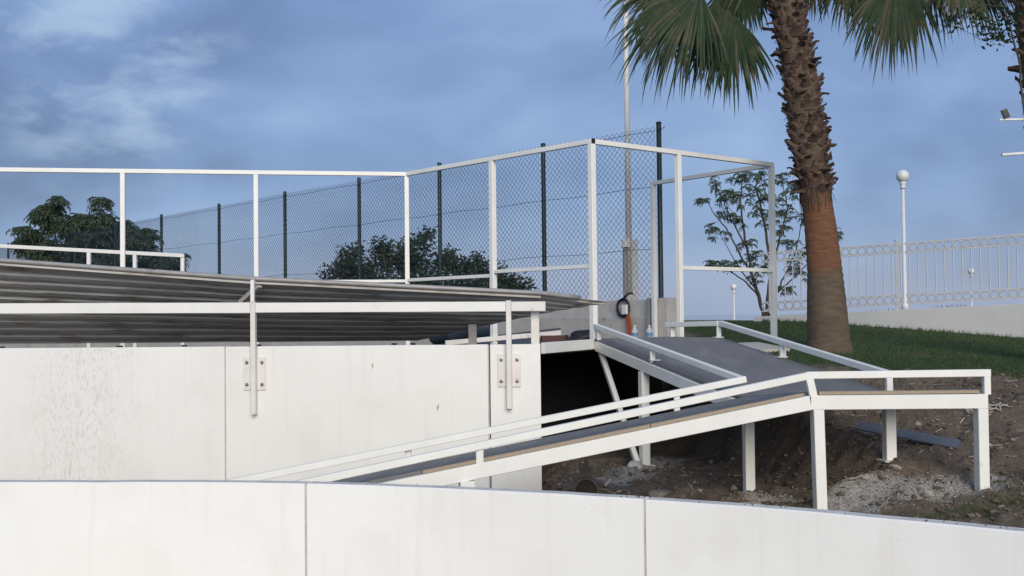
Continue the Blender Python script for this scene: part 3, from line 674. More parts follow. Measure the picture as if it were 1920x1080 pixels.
# ------------------------------------------------------------------ things on the platform and at the fence wall
def clutter():
    b = B(); b.beam((-.85, 14.3, 1.315), (.62, 14.55, 1.425), .05, .06); single('steel_tube', b, m_white_old, (-.1, 14.4, 1.3), 'off-white steel tube lying sloped on the platform under the roof end', 'tube')
    b = B(); b.beam((-.35, 14.75, 1.372), (.62, 14.9, 1.472), .16, .022, .002); single('plank', b, m_dplank, (.1, 14.8, 1.4), 'thin dark plank resting above the red brown box', 'plank')
    r = thing('red_box', 'low red brown box with dark end on the platform behind the beam', 'box', (.49, 13.9, 1.268))
    part('body', B().post(.50, 13.9, 1.268, 1.402, .30, .2, .05, .006), m_redbox, r); part('end_panel', B().post(.667, 13.908, 1.269, 1.408, .03, .205, .05, .004), m_black, r)
    b = B(); n = 22; mm = 12; cs = []
    for j in range(mm + 1):
        ph = math.pi * j / mm / 2
        for i in range(n):
            a = 2 * math.pi * i / n; k = 1 + .25 * noise.noise((math.cos(a) * 1.6, math.sin(a) * 1.6, ph * 2)) + .12 * noise.noise((math.cos(a) * 5, math.sin(a) * 5, ph * 5))
            w = math.cos(ph) ** .6 * k; x = .2 * w * math.cos(a); h = .20 * math.sin(ph) * (1 + .9 * x) * (1 + .25 * noise.noise((x * 9, math.sin(a) * 2, 1.)))
            b.v.append((.84 + x, 13.55 + .12 * w * math.sin(a), 1.268 + h))
    for j in range(mm):
        for i in range(n): b.f.append((j * n + i, j * n + (i + 1) % n, (j + 1) * n + (i + 1) % n, (j + 1) * n + i)); b.mi.append(0)
    single('bag', b, m_bag, (.84, 13.55, 1.268), 'crumpled black bag lying by the corner post of the white frame', 'bag', smooth=True)
    b = B(); n = 20
    for x in (-1.02, -1.0, -.6, -.3, -.28):
        pass
    ax0, ax1 = V((-1.12, 15.7, 1.42)), V((-.28, 15.5, 1.52)); dd = (ax1 - ax0).normalized()
    b.tube([ax0 - dd * .02, ax0, ax0 + dd * .03, ax0.lerp(ax1, .3), ax0.lerp(ax1, .31), ax0.lerp(ax1, .33), ax0.lerp(ax1, .66), ax0.lerp(ax1, .67), ax0.lerp(ax1, .69), ax1 - dd * .03, ax1], [.13, .15, .16, .16, .17, .16, .16, .17, .16, .16, .14], 20)
    single('plastic_drum', b, m_blue, (-.7, 15.6, 1.268), 'dark blue plastic drum lying under the right end of the roof', 'drum', smooth=True)
    # bottles
    for x, y, lab in ((1.79, 16.55, 'clear plastic water bottle further from the door post'), (2.005, 16.55, 'clear plastic water bottle close beside the white door post')):
        r = thing('water_bottle', lab, 'bottle', (x, y, 1.268), 'water bottles by the concrete wall')
        part('body', B().lathe((x, y, 1.268), [(.038, 0), (.046, .01), (.044, .06), (.047, .07), (.047, .125), (.044, .135), (.040, .15), (.018, .195), (.016, .205)], 16), m_bottle, r, True)
        part('label_band', B().lathe((x, y, 1.268), [(.0485, .062), (.0485, .118)], 16), m_label, r); part('cap', B().lathe((x, y, 1.268), [(.017, .205), (.017, .225)], 12), m_box, r)
    # cable coil with plug box on the wall, orange cloth under it
    c = fence_pt(.64, 1.755, -.19); xd = -FD
    r = thing('cable_coil', 'coiled black cable hung over the concrete wall with a white junction box', 'cable', tuple(c))
    b = B(); pts = []
    for i in range(101):
        a = i / 100 * 2 * math.pi * 3.2; rr = .135 + .012 * math.sin(a * 1.37); pts.append(c + xd * (math.cos(a) * rr * .95) + V((0, 0, math.sin(a) * rr)) + V((0, -.012 - .012 * math.sin(i * .9), 0)))
    part('coil', B().tube(pts, .013, 6), m_black, r, True)
    part('tail', B().tube([c + xd * -.05 + V((0, 0, .12)), c + xd * .04 + V((0, -.02, .17)), c + xd * .10 + V((0, 0, .21)), c + xd * .17 + V((0, .06, .235)), c + xd * .24 + V((0, .1, .22))], .018, 6), m_black, r, True)
    q = c + xd * .06 + V((-.02, -.05, -.02)); part('junction_box', B().post(q.x, q.y, q.z - .075, q.z + .07, .105, .05, math.atan2(xd.y, xd.x), .008), m_box, r)
    b = B(); q = c + xd * .10 + V((0, -.03, -.11))
    n = 12
    for j in range(9):
        z = q.z - j * .042; w = .035 + j * .0035
        for i in range(n + 1):
            s_ = (i / n - .5) * 2; p = q + xd * (s_ * w + .05 * j / 8) + V((-.25, -.97, 0)) * (.014 * math.sin(i * 1.9 + j * .2)); b.v.append((p.x, p.y, z))
    for j in range(8):
        for i in range(n): b.f.append((j * (n + 1) + i, j * (n + 1) + i + 1, (j + 1) * (n + 1) + i + 1, (j + 1) * (n + 1) + i)); b.mi.append(0)
    o = single('orange_cloth', b, m_orange, tuple(q), 'orange cloth strip hanging on the concrete wall below the cable', 'cloth', smooth=True); md = o.modifiers.new('thickness', 'SOLIDIFY'); md.thickness = .006
clutter()

# ------------------------------------------------------------------ flag pole on a pillar behind the fence, lamps, railing, low wall
def flag_pole():
    r = thing('tall_pole', 'tall thin cream pole on a pale pillar just behind the chain link fence', 'pole', (1.95, 18.9, -.2))
    part('pillar', B().post(1.985, 18.9, -.2, 2.90, .235, .2, .0, .012), m_pillar, r)
    part('pole', B().tube([(1.955, 18.82, 2.0), (1.955, 18.82, 5.0), (1.95, 18.82, 9.2)], [.054, .045, .038], 12), m_pole, r, True)
    part('cap_box', B().post(1.90, 18.74, 2.77, 2.90, .13, .10, 0., .006), m_pole, r); part('conduit', B().tube([(1.885, 18.77, 1.6), (1.885, 18.77, 2.77)], .028, 8), m_conc, r)
flag_pole()
def lamp(x, y, z0, zc, rg, label):
    r = thing('globe_lamp', label, 'lamp', (x, y, z0), 'white globe lamps')
    s_ = rg / .125
    part('pole', B().lathe((x, y, z0), [(.07 * s_, 0), (.07 * s_, .1), (.040 * s_, .14), (.031 * s_, zc - z0 - rg - .12)], 12), m_lampw, r, True)
    part('collar', B().lathe((x, y, zc - rg - .13), [(.045 * s_, 0), (.06 * s_, .03), (.045 * s_, .06), (.06 * s_, .10), (.07 * s_, .135)], 12), m_lampw, r, True)
    part('globe', B().lathe((x, y, zc), [(max(.01, rg * math.sin(math.pi * i / 14)), -rg * math.cos(math.pi * i / 14)) for i in range(15)], 20), m_lampw, r, True)
lamp(7.86, 22.6, 1.69, 4.37, .128, 'tall white globe lamp standing in front of the white iron railing')
lamp(17.9, 44, .0, 3.20, .125, 'far white globe lamp seen through the railing bars at right')
lamp(8.64, 44, -.2, 2.68, .125, 'far white globe lamp seen through the white frame above the lawn crest')

RA = V((5.47, 23.64, 0)); RD = V((.914, -.407, 0)).normalized()
def rp(u, z, off=0.): p = RA + RD * u + V((RD.y, -RD.x, 0)) * off; return V((p.x, p.y, z))
def railing():
    wl = B(); n = 40; L_ = 8.6; rows = []
    for k in range(n + 1):
        u = -.4 + L_ * k / n; zt = 1.592 + .0405 * u; rows.append([rp(u, .6, .10), rp(u, zt - .012, .10), rp(u, zt, .085), rp(u, zt, -.085), rp(u, zt - .012, -.10), rp(u, .6, -.10)])
    wl.add([p for q in rows for p in q], [(k * 6 + q, k * 6 + q + 1, k * 6 + 7 + q, k * 6 + 6 + q) for k in range(n) for q in range(5)] + [tuple(range(5, -1, -1)), tuple(n * 6 + i for i in range(6))])
    single('garden_wall', wl, m_render, (5.5, 23.6, .9), 'low grey rendered garden wall along the back of the lawn', 'wall')
    r = thing('iron_railing', 'white iron railing with rings in two bands on the low garden wall', 'railing', tuple(rp(0, 1.6)))
    zt = lambda u: 2.915 + .0405 * u; zb = lambda u: 1.700 + .0405 * u
    U0, U1, st = -.25, 7.9, .164; H = .185; hw = .012
    for nm, fz in (('top_bar', lambda u: zt(u)), ('upper_band_bar', lambda u: zt(u) - H), ('lower_band_bar', lambda u: zb(u) + H), ('bottom_bar', lambda u: zb(u))):
        part(nm, B().beam(rp(U0, fz(U0)), rp(U1, fz(U1)), .024, .026, .002), m_iron, r)
    c0 = rp(0, 0)
    ring = B().ring((0, 0, 0), (RD.y, -RD.x, 0), .073, .0115, 16, 5).mesh('ring', m_iron, smooth=True)
    arc = B(); rl = V((RD.y, -RD.x, 0))
    for s_ in (-1, 1):
        arc.ring(RD * (s_ * .082), rl, .084, .009, 8, 4, math.pi - .95 if s_ > 0 else -.95, math.pi + .95 if s_ > 0 else .95, xdir=RD * 1.)
    arc = arc.mesh('scroll', m_iron, smooth=True)
    n = int((U1 - U0) / st)
    bal = B().beam((0, 0, -.5), (0, 0, .5), .019, .019, .002).mesh('baluster', m_iron)
    for i in range(n):
        u = U0 + st * (i + .5)
        part_mesh('ring', ring, r, rp(u, zt(u) - H / 2)); part_mesh('ring', ring, r, rp(u, zb(u) + H / 2))
        u2 = u + st / 2
        part_mesh('scroll', arc, r, rp(u2, zt(u2) - H / 2)); part_mesh('scroll', arc, r, rp(u2, zb(u2) + H / 2))
        h = (zt(u2) - H) - (zb(u2) + H) - .022; part_mesh('baluster', bal, r, rp(u2, zb(u2) + H + h / 2 + .011), scale=(1, 1, h))
    for u in (.02, 2.46, 4.92, 7.38):
        p = rp(u, 0, .0); part('post', B().post(p.x, p.y, 1.58 + .04 * u, zt(u) + .03, .045, .045, math.atan2(RD.y, RD.x)), m_iron, r); part('finial', B().lathe((p.x, p.y, zt(u) + .03), [(.02, 0), (.035, .025), (.035, .05), (.02, .07)], 10), m_iron, r)
railing()
def flood_lamp():
    r = thing('floodlight_pole', 'dark square floodlight on a white cross arm at the right edge', 'floodlight', (6.45, 13.3, .9))
    def q(x, z, y=13.3): return V((x, y, z))
    part('mast', B().tube([q(6.75, .9), q(6.75, 4.6)], .05, 10), m_pole, r, True)
    part('arm', B().beam(q(5.78, 3.905), q(6.70, 3.92), .025, .022), m_pole, r); part('arm', B().beam(q(5.80, 3.49), q(6.70, 3.545), .05, .03), m_box, r)
    part('lamp_head', B().beam(q(5.862, 3.925, 13.27), q(5.828, 4.02, 13.29), .075, .03, .006, side=(1, 0, .3)), m_black, r)
    part('lens', B().beam(q(5.853, 3.935, 13.250), q(5.826, 4.008, 13.270), .06, .006, .001, side=(1, 0, .3)), m_dplank, r)
flood_lamp()

# ------------------------------------------------------------------ palms
def frond_mesh(L, nseg, spread, droop, rng, fold=.35, thin=1.):
    """fan leaf: hub at the origin, blade axis +X, upper side +Z at hub; gravity is applied afterwards by the caller in world space"""
    segs = []
    for i in range(nseg):
        th = lerp(-spread, spread, i / (nseg - 1)) + rng.uniform(-.05, .05)
        ln = L * (1 - .22 * abs(th) / spread) * rng.uniform(.68, 1.08); segs.append((th, ln))
    return segs
def add_frond(b, hub, axis, nrm, L, rng, nseg=46, spread=2.1, droop=.35, cup=.25, wid=.042, mi=0, dry=.14):
    hub = V(hub); a = V(axis).normalized(); n = V(nrm); n = (n - a * n.dot(a)).normalized(); s_ = n.cross(a)
    g = V((0, 0, -1))
    for th, ln in frond_mesh(L, nseg, spread, droop, rng):
        d = (a * math.cos(th) + s_ * math.sin(th)).normalized(); d = (d - n * cup * (1 - math.cos(th)) * .5 + n * .10).normalized()
        nn = n.copy(); K = 9; p = hub.copy(); pts = []
        dr = droop * rng.uniform(.6, 1.7); th_ = rng.random(); mseg = mi + (1 if th_ < dry else 0)
        for k in range(K + 1):
            t = k / K; pts.append((p.copy(), t, d.copy())); p = p + d * (ln / K)
            if t > .18: d = (d + g * dr * (t - .10) * .8).normalized()
            d = (d + V((rng.uniform(-1, 1), rng.uniform(-1, 1), rng.uniform(-1, 1))) * .036).normalized()
        o = len(b.v)
        for p, t, d in pts:
            w = wid * (.25 + 1.9 * t if t < .38 else (.97 * (1 - ((t - .38) / .62) ** 1.5) + .02)) * .5
            sd_ = n.cross(d); sd_ = sd_.normalized() if sd_.length > 1e-4 else s_
            fo = n - d * n.dot(d); fo = fo.normalized() if fo.length > 1e-3 else s_.cross(d)
            b.v += [tuple(p - sd_ * w - fo * w * .5), tuple(p + fo * w * .35), tuple(p + sd_ * w - fo * w * .5)]
        for k in range(K):
            for q in range(2): b.f.append((o + k * 3 + q, o + k * 3 + q + 1, o + k * 3 + 4 + q, o + k * 3 + 3 + q)); b.mi.append(mseg)
def boot_mesh(rng):
    b = B(); ln = rng.uniform(.10, .17); w0 = rng.uniform(.07, .095); K = 5
    bend = rng.uniform(.15, .95)
    for k in range(K + 1):
        t = k / K; z = ln * t * (1 - .25 * bend * t); out = .012 + .30 * ln * t * bend + .32 * ln * bend * t * t + .03 * t; w = w0 * (1 - .55 * t) * (1 + rng.uniform(-.09, .09)); th = .030 * (1 - .6 * t)
        if k == K: z += rng.uniform(-.03, .03)
        b.v += [(out - th, -w, z), (out + th * .8, -w * .55, z), (out + th, 0, z - (.03 if k == K else 0)), (out + th * .8, w * .55, z + (rng.uniform(-.03, .03) if k == K else 0)), (out - th, w, z)]
    for k in range(K):
        for q in range(4): b.f.append((k * 5 + q, k * 5 + q + 1, k * 5 + 6 + q, k * 5 + 5 + q)); b.mi.append(0)
        b.f.append((k * 5 + 4, k * 5, k * 5 + 5, k * 5 + 9)); b.mi.append(0)
    b.f.append(tuple(K * 5 + q for q in range(5))); b.mi.append(0)
    return b.mesh('leaf_base', m_boot)
def palm(label, centre, radii, boot_z, crown, fronds, seed, nboots):
    rng = random.Random(seed); x0, y0, z0 = centre[0]
    r = thing('palm_tree', label, 'palm tree', (x0, y0, z0), 'fan palms')
    zs = [c[2] for c in centre]
    def ctr(z): return V((interp(z, [(c[2], c[0]) for c in centre]), interp(z, [(c[2], c[1]) for c in centre]), z))
    def rd(z): return interp(z, list(zip(zs, radii)))
    b = B(); nz = 120; n = 30
    for j in range(nz + 1):
        z = lerp(zs[0], zs[-1], j / nz); c = ctr(z); rr = rd(z)
        for i in range(n):
            a = 2 * math.pi * i / n; k = rr * (1 + .035 * noise.noise((math.cos(a) * 2, math.sin(a) * 2, z * 1.5)) + .025 * noise.noise((math.cos(a) * 5, math.sin(a) * 5, z * 14))) + .004 * math.sin(z * 75 + 2 * noise.noise((a, z, 0)))
            b.v.append((c.x + k * math.cos(a), c.y + k * math.sin(a), z))
    for j in range(nz):
        for i in range(n): b.f.append((j * n + i, j * n + (i + 1) % n, (j + 1) * n + (i + 1) % n, (j + 1) * n + i)); b.mi.append(0)
    part('trunk', b, m_trunk, r, True)
    meshes = [boot_mesh(rng) for _ in range(9)]
    fib = B()
    for i in range(nboots):
        z = lerp(boot_z[0], boot_z[1], (i + rng.uniform(-.3, .3)) / nboots); a = i * 2.39996 + rng.uniform(-.15, .15); c = ctr(z); rr = rd(z) - .022
        s_ = rng.uniform(.62, 1.02) * (1.2 if rng.random() < .15 else 1)
        p = c + V((math.cos(a), math.sin(a), 0)) * rr
        tilt = rng.uniform(-.1, .35) + (.75 if rng.random() < .16 else 0)
        o = part_mesh('leaf_base', rng.choice(meshes), r, p, (rng.uniform(-.5, .5), tilt, a), s_)
        o.rotation_mode = 'XYZ'
        for k in range(3):
            q = p + V((math.cos(a + rng.uniform(-.4, .4)), math.sin(a + rng.uniform(-.4, .4)), 0)) * rng.uniform(.03, .10) + V((0, 0, rng.uniform(-.05, .16)))
            fib.tube([p + V((0, 0, rng.uniform(0, .1))), p.lerp(q, .6) + V((0, 0, .02)), q + V((0, 0, -rng.uniform(.02, .08)))], .0022, 3)
    for k in range(150):
        a = rng.uniform(0, 6.28); z = boot_z[0] + rng.uniform(-.06, .10); c = ctr(z); q = c + V((math.cos(a), math.sin(a), 0)) * (rd(z) + .006); w = rng.uniform(.008, .022); tx = V((-math.sin(a), math.cos(a), 0)); e = q + V((math.cos(a) * .012, math.sin(a) * .012, -rng.uniform(.06, .20))) + tx * rng.uniform(-.03, .03)
        fib.add([q - tx * w, q + tx * w, e + tx * w * .3, e - tx * w * .3, q - V((math.cos(a), math.sin(a), 0)) * .012], [(0, 1, 2, 3), (4, 0, 3), (1, 4, 2), (4, 3, 2)])
    part('fibre', fib, m_fibre, r, kind='stuff')
    C = V(crown)
    for hub, axis, nrm, L, dr, spd in fronds:
        hub = V(hub); b = B(); add_frond(b, hub, axis, nrm, L, rng, droop=dr, spread=spd, nseg=int(lerp(38, 66, spd / 2)) + rng.randint(0, 8), dry=rng.choice((.08, .2, .42)))
        f = part('frond', b, [m_frond, m_frond_dry], r)
        a = V(axis).normalized(); start = C + V((rng.uniform(-.08, .08), rng.uniform(-.08, .08), rng.uniform(-.25, .1)))
        mid = start.lerp(hub, .55) + V((0, 0, .16 * (hub - start).length))
        pts = []
        for k in range(9):
            t = k / 8; pts.append(start * (1 - t) ** 2 + mid * 2 * t * (1 - t) + hub * t * t)
        part('stalk', B().tube(pts, [lerp(.030, .012, k / 8) for k in range(9)], 6), m_stalk, f, True)
    return r
def gen_fronds(C, n, rng, zmin, zmax, Lr, R_):
    out = []
    for i in range(n):
        az = i * 2.39996 + rng.uniform(-.3, .3); el = lerp(zmin, zmax, i / max(1, n - 1)); d = V((math.cos(az) * math.cos(el), math.sin(az) * math.cos(el), math.sin(el)))
        hub = V(C) + d * rng.uniform(*R_); ax = (d + V((0, 0, -.35))).normalized(); out.append((hub, ax, V((0, 0, 1)) + d * .15, rng.uniform(*Lr), rng.uniform(.35, .6)))
    return out
C_ = (3.40, 14.0, 6.35)
rngp = random.Random(21)
fr = []
for px, py, dd, ax, nr, L_, dr, sp in (
    (1384, 24, 13.45, (.02, -.10, -1.0), (-.05, -1, .1), 1.28, .30, .62),
    (1372, 14, 13.6, (-.20, -.05, -1.0), (-.2, -1, .15), 1.22, .35, .75),
    (1352, -6, 13.8, (-.22, -.05, -1.0), (-.1, -1, .2), 1.34, .40, .55),
    (1322, -22, 13.5, (-.38, -.10, -.92), (-.3, -1, .3), 1.58, .42, .70),
    (1305, -14, 13.8, (-.55, -.05, -.84), (-.3, -1, .3), 1.52, .45, .75),
    (1318, -40, 14.1, (-.86, .05, -.50), (-.2, -.9, .5), 1.24, .40, .80),
    (1330, -70, 14.4, (-.95, .10, -.25), (-.2, -.8, .6), 1.22, .35, .70),
    (1275, -60, 14.3, (-.70, .10, -.70), (-.2, -.9, .5), 1.30, .45, .8), (1400, -50, 14.2, (-.1, .1, -1.), (0, -1, .2), .95, .4, .9), (1660, -75, 14.4, (-.05, .1, -1.), (0, -1, .2), 1.05, .45, .9),
    (1440, -62, 14.5, (-.05, .10, -1.0), (0, -1, .2), .72, .4, 1.0),
    (1690, -42, 13.4, (-.34, -.10, -.93), (.1, -1, .2), 1.36, .40, .62),
    (1712, -58, 13.7, (-.30, -.05, -.95), (.1, -1, .25), 1.42, .45, .80),
    (1752, -66, 13.9, (.12, -.05, -.98), (.2, -1, .3), 1.02, .50, 1.1),
    (1806, -66, 13.6, (.22, -.05, -.95), (.2, -1, .3), .98, .50, 1.0),
    (1846, -60, 13.9, (.30, .0, -.92), (.2, -1, .3), .92, .50, .9),
    (1604, -66, 14.3, (-.10, .10, -1.0), (0, -1, .2), .92, .42, .8),
    (1536, -78, 14.5, (.0, .10, -1.0), (0, -1, .2), .82, .42, .9)):
    fr.append((to_world(px, py, dd), ax, nr, L_, dr, sp))
fr += [f + (2.0,) for f in gen_fronds(C_, 12, rngp, .70, 1.40, (1.2, 1.5), (.9, 1.3))]
palm('leaning fan palm with ragged brown leaf stubs above a reddish stripped trunk', [(3.93, 14.0, .98), (3.915, 14, 1.35), (3.88, 14, 2.15), (3.835, 14, 2.75), (3.785, 14, 3.15), (3.73, 14, 3.55), (3.66, 14, 4.2), (3.56, 14, 4.9), (3.48, 14, 5.3), (3.40, 14, 6.2)],
     [.325, .258, .215, .192, .180, .192, .20, .19, .172, .16], (3.12, 5.75), C_, fr, 5, 290)
rngq = random.Random(9); C2_ = (6.0, 13.2, 6.9)
palm('second fan palm with ragged stubby trunk cut off by the right edge', [(6.62, 13.2, .95), (6.48, 13.2, 2.6), (6.40, 13.2, 3.5), (6.27, 13.2, 4.2), (6.19, 13.2, 5.0), (6.07, 13.2, 6.7)],
     [.30, .23, .205, .21, .21, .18], (3.4, 6.3), C2_, [f + (2.0,) for f in gen_fronds(C2_, 12, rngq, .75, 1.35, (1.1, 1.4), (.9, 1.2))], 6, 170)

# ------------------------------------------------------------------ trees and shrubs
def pinnate(b, p, d, L, pairs, lw, rng, sag):
    d = V(d).normalized(); pts = []; q = V(p)
    for k in range(pairs + 2):
        pts.append((q.copy(), d.copy())); q = q + d * (L / (pairs + 1)); d = (d + V((0, 0, -sag))).normalized()
    for k in range(1, pairs + 2):
        q, d = pts[k]; s_ = d.cross(V((0, 0, 1))); s_ = s_.normalized() if s_.length > 1e-3 else V((1, 0, 0))
        for sg in ((-1, 1) if k < pairs + 1 else (0,)):
            ld = (s_ * sg + d * (.45 if sg else 1) + V((0, 0, -.28 + rng.uniform(-.2, .15)))).normalized(); wd = ld.cross(V((rng.gauss(0, .75), rng.gauss(0, .75), .8))).normalized() * lw * .5
            l_ = L * .42 * rng.uniform(.8, 1.1) * (1 - .35 * abs(k / (pairs + 1) - .45)); o = len(b.v)
            b.v += [tuple(q), tuple(q + ld * l_ * .45 + wd), tuple(q + ld * l_), tuple(q + ld * l_ * .45 - wd)]; b.f.append((o, o + 1, o + 2, o + 3)); b.mi.append(0)
def broad(b, p, rng, l_, flat=.3):
    d = V((rng.gauss(0, 1), rng.gauss(0, 1), rng.gauss(0, flat * 2))).normalized(); s_ = d.orthogonal(); s_.rotate(Matrix.Rotation(rng.uniform(0, 6.28), 3, d)); s_ = s_.normalized() * l_ * .24; n = d.cross(s_).normalized() * l_ * .06; o = len(b.v)
    b.v += [tuple(p), tuple(p + d * l_ * .5 + s_ + n), tuple(p + d * l_), tuple(p + d * l_ * .5 - s_ + n)]; b.f += [(o, o + 1, o + 2), (o, o + 2, o + 3)]; b.mi += [0, 0]
def tree(name, label, cat, base, stems, blobs, style, mleaf, mbark, seed, group=None):
    """stems: list of (points, r0, r1); blobs: (centre, (rx,ry,rz), n)"""
    rng = random.Random(seed); r = thing(name, label, cat, base, group)
    b = B(); nodes = []
    for pts, ra, rb in stems:
        pts = [V(p) for p in pts]; fine = []
        for i in range(len(pts) - 1):
            for k in range(5): fine.append(pts[i].lerp(pts[i + 1], k / 5) + V((rng.gauss(0, 1), rng.gauss(0, 1), 0)) * .008)
        fine.append(pts[-1]); rs = [lerp(ra, rb, i / (len(fine) - 1)) for i in range(len(fine))]; b.tube(fine, rs, 7); nodes += list(zip(fine, rs))
    part('trunk', b, mbark, r, True)
    lb = B(); tw = B()
    for c, rr, n in blobs:
        c = V(c); low = [nd for nd in nodes if nd[0].z < c.z + .05] or nodes
        s_, sr = min(low, key=lambda nd: (nd[0] - c).length + .35 * max(0, nd[0].z - c.z + .3)); ln = (c - s_).length
        mid = s_.lerp(c, .5) + V((rng.gauss(0, .06), rng.gauss(0, .06), .08 * ln)); path = [s_ * (1 - t) ** 2 + mid * 2 * t * (1 - t) + c * t * t for t in [i / 7 for i in range(8)]]
        r1 = min(sr * .6, .006 + .008 * ln); part('limb', B().tube(path, [lerp(r1, .003, i / 7) for i in range(8)], 5), mbark, r, True)
        for k in range(n):
            u = V((rng.gauss(0, 1), rng.gauss(0, 1), rng.gauss(0, 1))).normalized() * rng.random() ** .45; p = c + V((u.x * rr[0], u.y * rr[1], u.z * rr[2]))
            q = path[rng.randint(4, 7)]; tw.tube([q, q.lerp(p, .5) + V((0, 0, .03)), p], [.006, .005, .003], 4, cap=False)
            style(lb, p, u, rng)
    part('twigs', tw, mbark, r, True, kind='stuff'); part('crown', lb, mleaf, r)
    return r
def st_ail(L, k, pairs, lw, sag=.10, el=.5):
    def f(b, p, u, rng):
        a0 = rng.uniform(0, 6.28)
        for i in range(k):
            a = a0 + i * 6.283 / k + rng.uniform(-.3, .3); pinnate(b, p, V((math.cos(a), math.sin(a), rng.uniform(-el * .5, el))) + u * .5, L * rng.uniform(.75, 1.15), pairs, lw, rng, sag * rng.uniform(.6, 1.5))
    return f
def st_broad(n, l_, spread):
    def f(b, p, u, rng):
        for i in range(n): broad(b, p + V((rng.gauss(0, spread), rng.gauss(0, spread), rng.gauss(0, spread))), rng, l_ * rng.uniform(.7, 1.25))
    return f
def blobs_px(lst, d, rng, depth, dens):
    sc = d / 2118
    return [(to_world(x, y, d, rng.uniform(-depth, depth)), (rx * sc, max(rx * sc * .8, .2), ry * sc), n * dens) for x, y, rx, ry, n in lst]
rt_ = random.Random(3)
# tree of pinnate leaves at far left, beyond the fence
d = 40; lst = [(42, 428, 10, 5, 1), (112, 372, 8, 4, 1), (72, 398, 8, 5, 1), (172, 408, 8, 5, 1), (252, 424, 12, 5, 1), (286, 446, 8, 4, 1), (334, 482, 10, 4, 1), (40, 468, 8, 5, 1), (95, 382, 20, 8, 4), (80, 410, 28, 15, 6), (125, 415, 42, 22, 11), (60, 440, 26, 14, 7), (50, 455, 16, 10, 3), (189, 378, 7, 5, 2), (190, 402, 12, 8, 2), (165, 430, 40, 22, 11), (215, 430, 30, 22, 9), (240, 445, 22, 18, 6), (268, 438, 20, 7, 5), (262, 460, 24, 14, 6), (120, 460, 50, 25, 12), (190, 470, 45, 22, 11), (85, 485, 26, 18, 5), (140, 490, 50, 14, 8), (305, 487, 34, 10, 7), (270, 500, 36, 12, 7), (225, 495, 30, 16, 6), (320, 495, 18, 8, 3)]
stems = []
bx = (150, 720)
for tx, ty in ((95, 395), (60, 445), (190, 400), (150, 420), (235, 440), (300, 492), (110, 470), (265, 450)):
    stems.append(([to_world(150 + (tx - 150) * .15, 640, d), to_world(150 + (tx - 150) * .45, 540, d, rt_.uniform(-.4, .4)), to_world(lerp(150, tx, .8), lerp(540, ty, .6), d, rt_.uniform(-.6, .6)), to_world(tx, ty + 6, d, rt_.uniform(-.8, .8))], .06, .015))
stems.append(([to_world(150, 685, d), to_world(152, 630, d)], .14, .09))
tree('leafy_tree', 'dark green tree with layered feathery leaves beyond the fence at far left', 'tree', to_world(150, 685, d), stems, blobs_px(lst, d, rt_, .9, 3), st_ail(.44, 7, 7, .05, .22, .55), m_leafA, m_bark, 31)
# bush behind the fence
d = 28; lst = [(650, 488, 16, 22, 6), (640, 510, 24, 16, 8), (668, 470, 8, 10, 3), (614, 518, 10, 8, 2), (680, 505, 36, 22, 14), (715, 468, 16, 18, 7), (722, 490, 30, 22, 10), (765, 465, 20, 14, 6), (790, 455, 14, 14, 4), (802, 441, 5, 7, 2), (770, 490, 40, 24, 16), (830, 492, 30, 18, 10), (842, 478, 10, 10, 3), (870, 500, 32, 16, 12), (900, 492, 12, 10, 3), (915, 515, 36, 16, 12), (955, 530, 26, 12, 8), (980, 542, 14, 8, 4), (700, 535, 80, 22, 26), (800, 530, 80, 26, 28), (900, 540, 70, 18, 18), (760, 560, 120, 20, 24)]
stems = []
for tx, ty in ((650, 495), (720, 475), (790, 460), (770, 500), (840, 490), (910, 515), (690, 520), (860, 530)):
    stems.append(([to_world(lerp(790, tx, .25), 700, d), to_world(lerp(790, tx, .7), 600, d, rt_.uniform(-.4, .4)), to_world(tx, ty + 4, d, rt_.uniform(-.6, .6))], .05, .012))
tree('dense_bush', 'broad dense green bush behind the fence in the middle', 'bush', to_world(790, 705, d), stems, blobs_px(lst, d, rt_, .8, 3), st_broad(16, .125, .10), m_leafB, m_bark, 32)
# sparse young tree right of the frame
d = 27.2; lst = [(1345, 342, 14, 8, 3), (1321, 378, 11, 5, 3), (1360, 365, 20, 10, 5), (1385, 335, 14, 8, 3), (1405, 325, 20, 7, 4), (1432, 322, 16, 8, 4), (1468, 334, 20, 9, 5), (1490, 358, 18, 10, 4), (1500, 345, 12, 8, 2), (1365, 388, 20, 12, 5), (1395, 365, 22, 12, 5), (1425, 350, 18, 12, 4), (1450, 370, 20, 14, 5), (1420, 385, 28, 14, 6), (1470, 395, 24, 12, 5), (1505, 405, 18, 10, 4), (1385, 410, 20, 10, 4), (1440, 410, 26, 12, 5), (1335, 428, 10, 5, 2), (1350, 437, 18, 7, 3), (1470, 430, 20, 10, 4), (1578, 436, 11, 6, 3), (1475, 455, 24, 9, 4), (1400, 455, 18, 9, 3), (1425, 478, 28, 9, 5), (1332, 492, 16, 5, 4), (1375, 495, 20, 7, 5), (1430, 500, 20, 8, 4), (1490, 490, 18, 8, 3), (1415, 525, 16, 6, 2), (1495, 515, 18, 8, 3), (1478, 540, 16, 7, 3), (1360, 500, 12, 6, 2), (1510, 470, 14, 8, 3)]
W = lambda x, y, dd=0.: to_world(x, y, d, dd)
